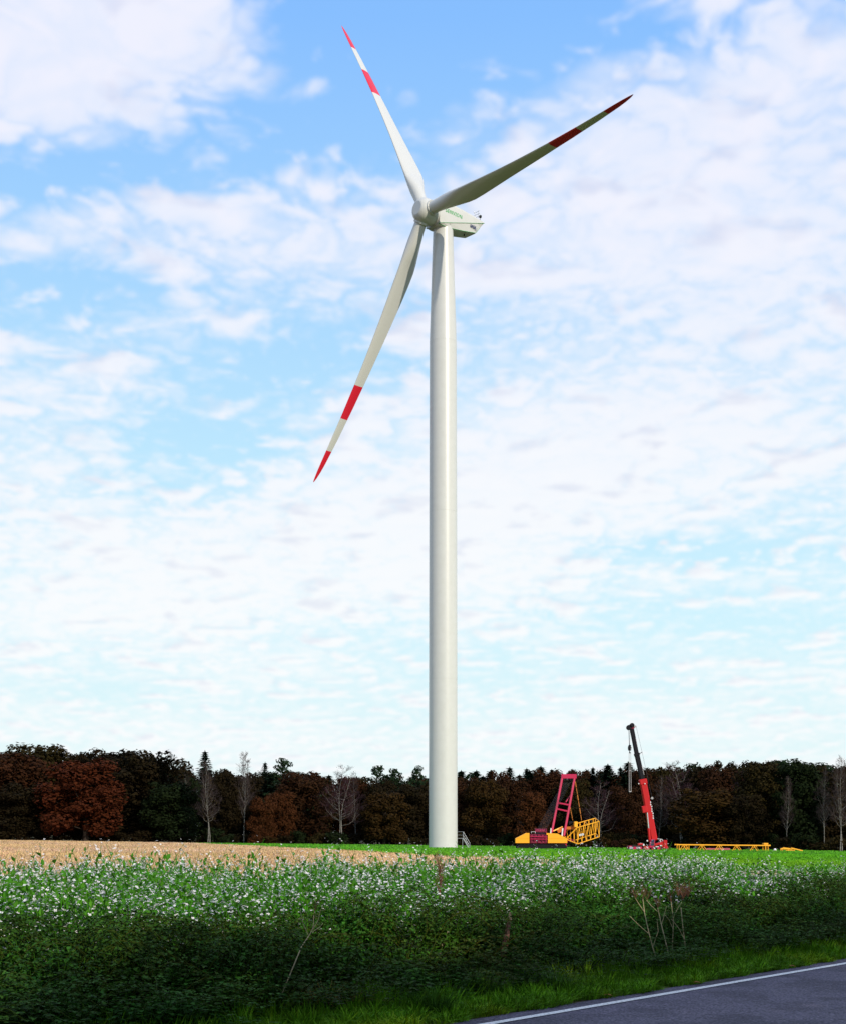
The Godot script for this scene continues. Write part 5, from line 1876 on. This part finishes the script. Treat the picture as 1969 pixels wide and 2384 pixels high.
func dry_stalk(called: String, label: String, z: float, stem: Array, forks: Array, brush: Array, thick: float, m: Material) -> void:
	# stem: photograph points from the foot up; forks: the same for side branches; brush: points where fine twigs spray
	var foot := at(stem[0][0], stem[0][1], z)
	var o := Vector3(foot.x, 0, foot.z)
	var t := thing(called, label, "dry stalk", o, "")
	var b := MB.new()
	var p_a := at(stem[0][0], stem[0][1], z) - o
	var p_b := at(stem[1][0], stem[1][1], z) - o
	var run := (p_a - p_b) * ((p_a.y + 0.05) / maxf(0.05, p_b.y - p_a.y))
	var pts := [p_a + run.limit_length(0.3) + Vector3(0, -0.15, 0)]
	var rad := [thick]
	for k in stem.size():
		pts.append(at(stem[k][0], stem[k][1], z - 0.04 * k) - o)
		rad.append(lerpf(thick, thick * 0.45, float(k) / stem.size()))
	b.path(pts, rad, 6)
	part(t, "stem", b.mesh(), m)
	for f in forks:
		b = MB.new()
		var fp := []
		var fr := []
		for k in f.size():
			fp.append(at(f[k][0], f[k][1], z - 0.05 - 0.07 * k) - o)
			fr.append(lerpf(thick * 0.6, thick * 0.3, float(k) / f.size()))
		b.path(fp, fr, 5)
		part(t, "branch", b.mesh(), m)
	for e in brush:
		b = MB.new()
		var p := at(e[0], e[1], z - 0.1) - o
		for k in int(e[2]):
			var d := (Vector3(rng.randf_range(-0.5, 0.5), 1.0, rng.randf_range(-0.4, 0.4))).normalized()
			twig_spray(b, p, d, rng.randf_range(0.05, 0.11), 2, 0.0022)
		part(t, "seed_head", b.mesh(), mat("seed_brown", lin(0.16, 0.075, 0.045), 0.8, 0.3))

func build_single_plants() -> void:
	rng.seed = 1313
	var pale := mat("dry_stem", lin(0.58, 0.47, 0.28), 0.8, 0.3)
	var brown := mat("brown_stem", lin(0.20, 0.11, 0.07), 0.85, 0.3)
	dry_stalk("dry_stalk", "pale forked dry stalk nearest the road, leaning among the nettles", 18.2, [[1524, 2227], [1510, 2175], [1500, 2130], [1495, 2093]], [[[1507, 2172], [1484, 2152], [1464, 2132]], [[1519, 2203], [1531, 2168], [1528, 2140]], [[1498, 2122], [1486, 2105], [1478, 2092]]], [[1495, 2093, 5], [1478, 2092, 6]], 0.0062, pale)
	dry_stalk("dry_stalk", "thick whitish dry stalk second from the road edge in the group of four", 18.9, [[1552, 2208], [1540, 2160], [1533, 2128], [1530, 2114]], [[[1539, 2152], [1546, 2126], [1550, 2110]], [[1529, 2122], [1512, 2106], [1504, 2096]]], [[1530, 2114, 8], [1505, 2096, 6]], 0.008, pale)
	dry_stalk("dry_stalk", "upright greenish dry stalk with a wide fork in the group of four", 19.2, [[1564, 2201], [1566, 2160], [1566, 2136], [1561, 2101]], [[[1566, 2136], [1576, 2116], [1586, 2100]], [[1565, 2162], [1556, 2142], [1548, 2131]]], [[1587, 2096, 12], [1561, 2101, 4]], 0.0062, pale)
	dry_stalk("dry_stalk", "slender dry stalk with a brown bushy seed head, last in the group of four", 19.1, [[1594, 2207], [1591, 2180], [1587, 2145], [1584, 2113]], [[[1592, 2187], [1578, 2160], [1562, 2140]]], [[1590, 2092, 16], [1600, 2088, 14], [1578, 2086, 10]], 0.0085, pale)
	dry_stalk("dry_stalk", "bare Y-shaped pale twig sticking out of the dark brambles", 13.2, [[702, 2206], [722, 2176], [730, 2160], [731, 2132]], [[[729, 2164], [741, 2144], [747, 2118]], [[718, 2176], [706, 2150], [700, 2120]], [[728, 2170], [746, 2158], [752, 2150]]], [[731, 2132, 2]], 0.0055, pale)
	dry_stalk("dry_stalk", "small pale twig in the brambles between the Y-shaped twig and the broken post", 16.4, [[1026, 2212], [1032, 2196], [1038, 2180], [1041, 2168]], [[[1029, 2204], [1022, 2182], [1018, 2160]]], [], 0.0085, pale)
	dry_stalk("dock_stalk", "tall rusty brown dock stalk rising above the white blossoms", 18.6, [[1022, 2120], [1024, 2080], [1024, 2040], [1021, 2008]], [[[1023, 2070], [1027, 2045], [1029, 2022]], [[1023, 2086], [1017, 2062], [1015, 2044]]], [[1022, 2040, 12], [1024, 2060, 12], [1021, 2016, 10], [1028, 2034, 8], [1023, 2080, 10]], 0.007, brown)
	# a broken post
	var z := 16.5
	var p0 := at(1172, 2200, z)
	var o := Vector3(p0.x, 0, p0.z)
	var t := thing("broken_post", "short broken brown wooden post leaning in the brambles", "post", o)
	var topp := at(1186, 2135, z) - o
	var b := MB.new()
	var prev := PackedVector3Array()
	var rs := []
	for k in 5:
		var f := k / 4.0
		var c := Vector3(-0.12, -0.3, 0).lerp(topp, f)
		var r := PackedVector3Array()
		for j in 10:
			var a := TAU * j / 10
			var rr := 0.034 * (1.0 + 0.12 * sin(j * 2.3 + k)) * (1.0 if k < 4 else 0.55)
			r.append(c + Vector3(cos(a) * rr, (0.02 * sin(j * 1.9) if k == 4 else 0.0), sin(a) * rr))
		rs.append(r)
	b.rings(rs)
	var wood := mat("old_wood", Color.WHITE, 0.9, 0.2)
	wood.albedo_texture = noise_texture(61, 0.04, [[0.3, 0.12, 0.05, 0.035], [0.5, 0.24, 0.11, 0.075], [0.7, 0.34, 0.19, 0.13]], 256, 4)
	wood.uv1_triplanar = true
	wood.uv1_scale = Vector3(6, 1.5, 6)
	part(t, "post", b.mesh(), wood)
	b = MB.new()
	for k in 6:
		var a := TAU * k / 6
		b.tube(topp + Vector3(cos(a) * 0.014, -0.03, sin(a) * 0.014), topp + Vector3(cos(a) * 0.016, 0.015 + 0.02 * (k % 3), sin(a) * 0.016), 0.008, 0.002, 4)
	part(t, "splintered_top", b.mesh(), mat("fresh_wood", lin(0.5, 0.36, 0.24), 0.85, 0.2))
	# grass tussocks that stand out of the verge
	var gra := mat("tussock_green", lin(0.080, 0.20, 0.018), 0.6, 0.4, 0.0, 0.2)
	var straw := mat("tussock_straw", lin(0.34, 0.22, 0.06), 0.7, 0.3, 0.0, 0.2)
	var deep := mat("tussock_dark", lin(0.045, 0.12, 0.012), 0.8, 0.12, 0.0, 0.2)
	var long_ := grass_mesh(541, 300, 0.40, 1.25, 0.45)
	var mid := grass_mesh(542, 240, 0.32, 1.2, 0.45)
	for e in [[757, 2372, long_, straw, 1.0, "straw-yellow grass tussock nearest the lower edge of the verge"], [800, 2366, mid, straw, 1.0, "second straw-coloured tussock beside the first"], [782, 2350, long_, gra, 1.1, "tall bright tussock arching over the straw-coloured ones"], [872, 2362, mid, mats["brown_stem"], 0.7, "small brown withered tussock near the straw-coloured ones"], [1010, 2366, long_, deep, 0.95, "dark drooping tussock with long blades where the edge line ends"], [1112, 2332, long_, gra, 1.1, "bright tussock with long arching blades beside the white line"], [1735, 2238, mid, gra, 1.1, "light green tussock on the verge past the dry stalks"], [1290, 2316, mid, gra, 1.2, "mid-green tussock on the verge before the dry stalks"]]:
		var zz: float = EYE * FOCAL / (e[1] - HORIZON)
		var p := at(e[0], e[1], zz)
		var ts := thing("grass_tussock", e[5], "tussock", Vector3(p.x, 0.0, p.z))
		var tb := part(ts, "blades", e[2], e[3])
		tb.scale = Vector3(1.5 * e[4], e[4], 1.5 * e[4])
		tb.rotation.y = e[0] * 0.37
	# leaves fallen on the edge of the asphalt
	var fall := mat("fallen_leaf", lin(0.40, 0.17, 0.05), 0.7, 0.3, 0.0, 0.2)
	for e in [[1404, 2326, "pale fallen leaf on the asphalt edge, closest to the road's end"], [1835, 2257, "brown fallen leaf on the asphalt edge far along the road"], [1612, 2296, "curled fallen leaf by the verge midway along the white line"]]:
		var zz: float = EYE * FOCAL / (e[1] - HORIZON)
		var p := at(e[0], e[1], zz)
		b = MB.new()
		oval_leaf(b, Vector3.ZERO, Vector3(1, 0.1, 0.2).normalized(), Vector3.UP, 0.09, 0.035, Color.WHITE)
		solo("fallen_leaf", b.mesh(), fall, Vector3(p.x, 0.04, p.z), e[2], "leaf")
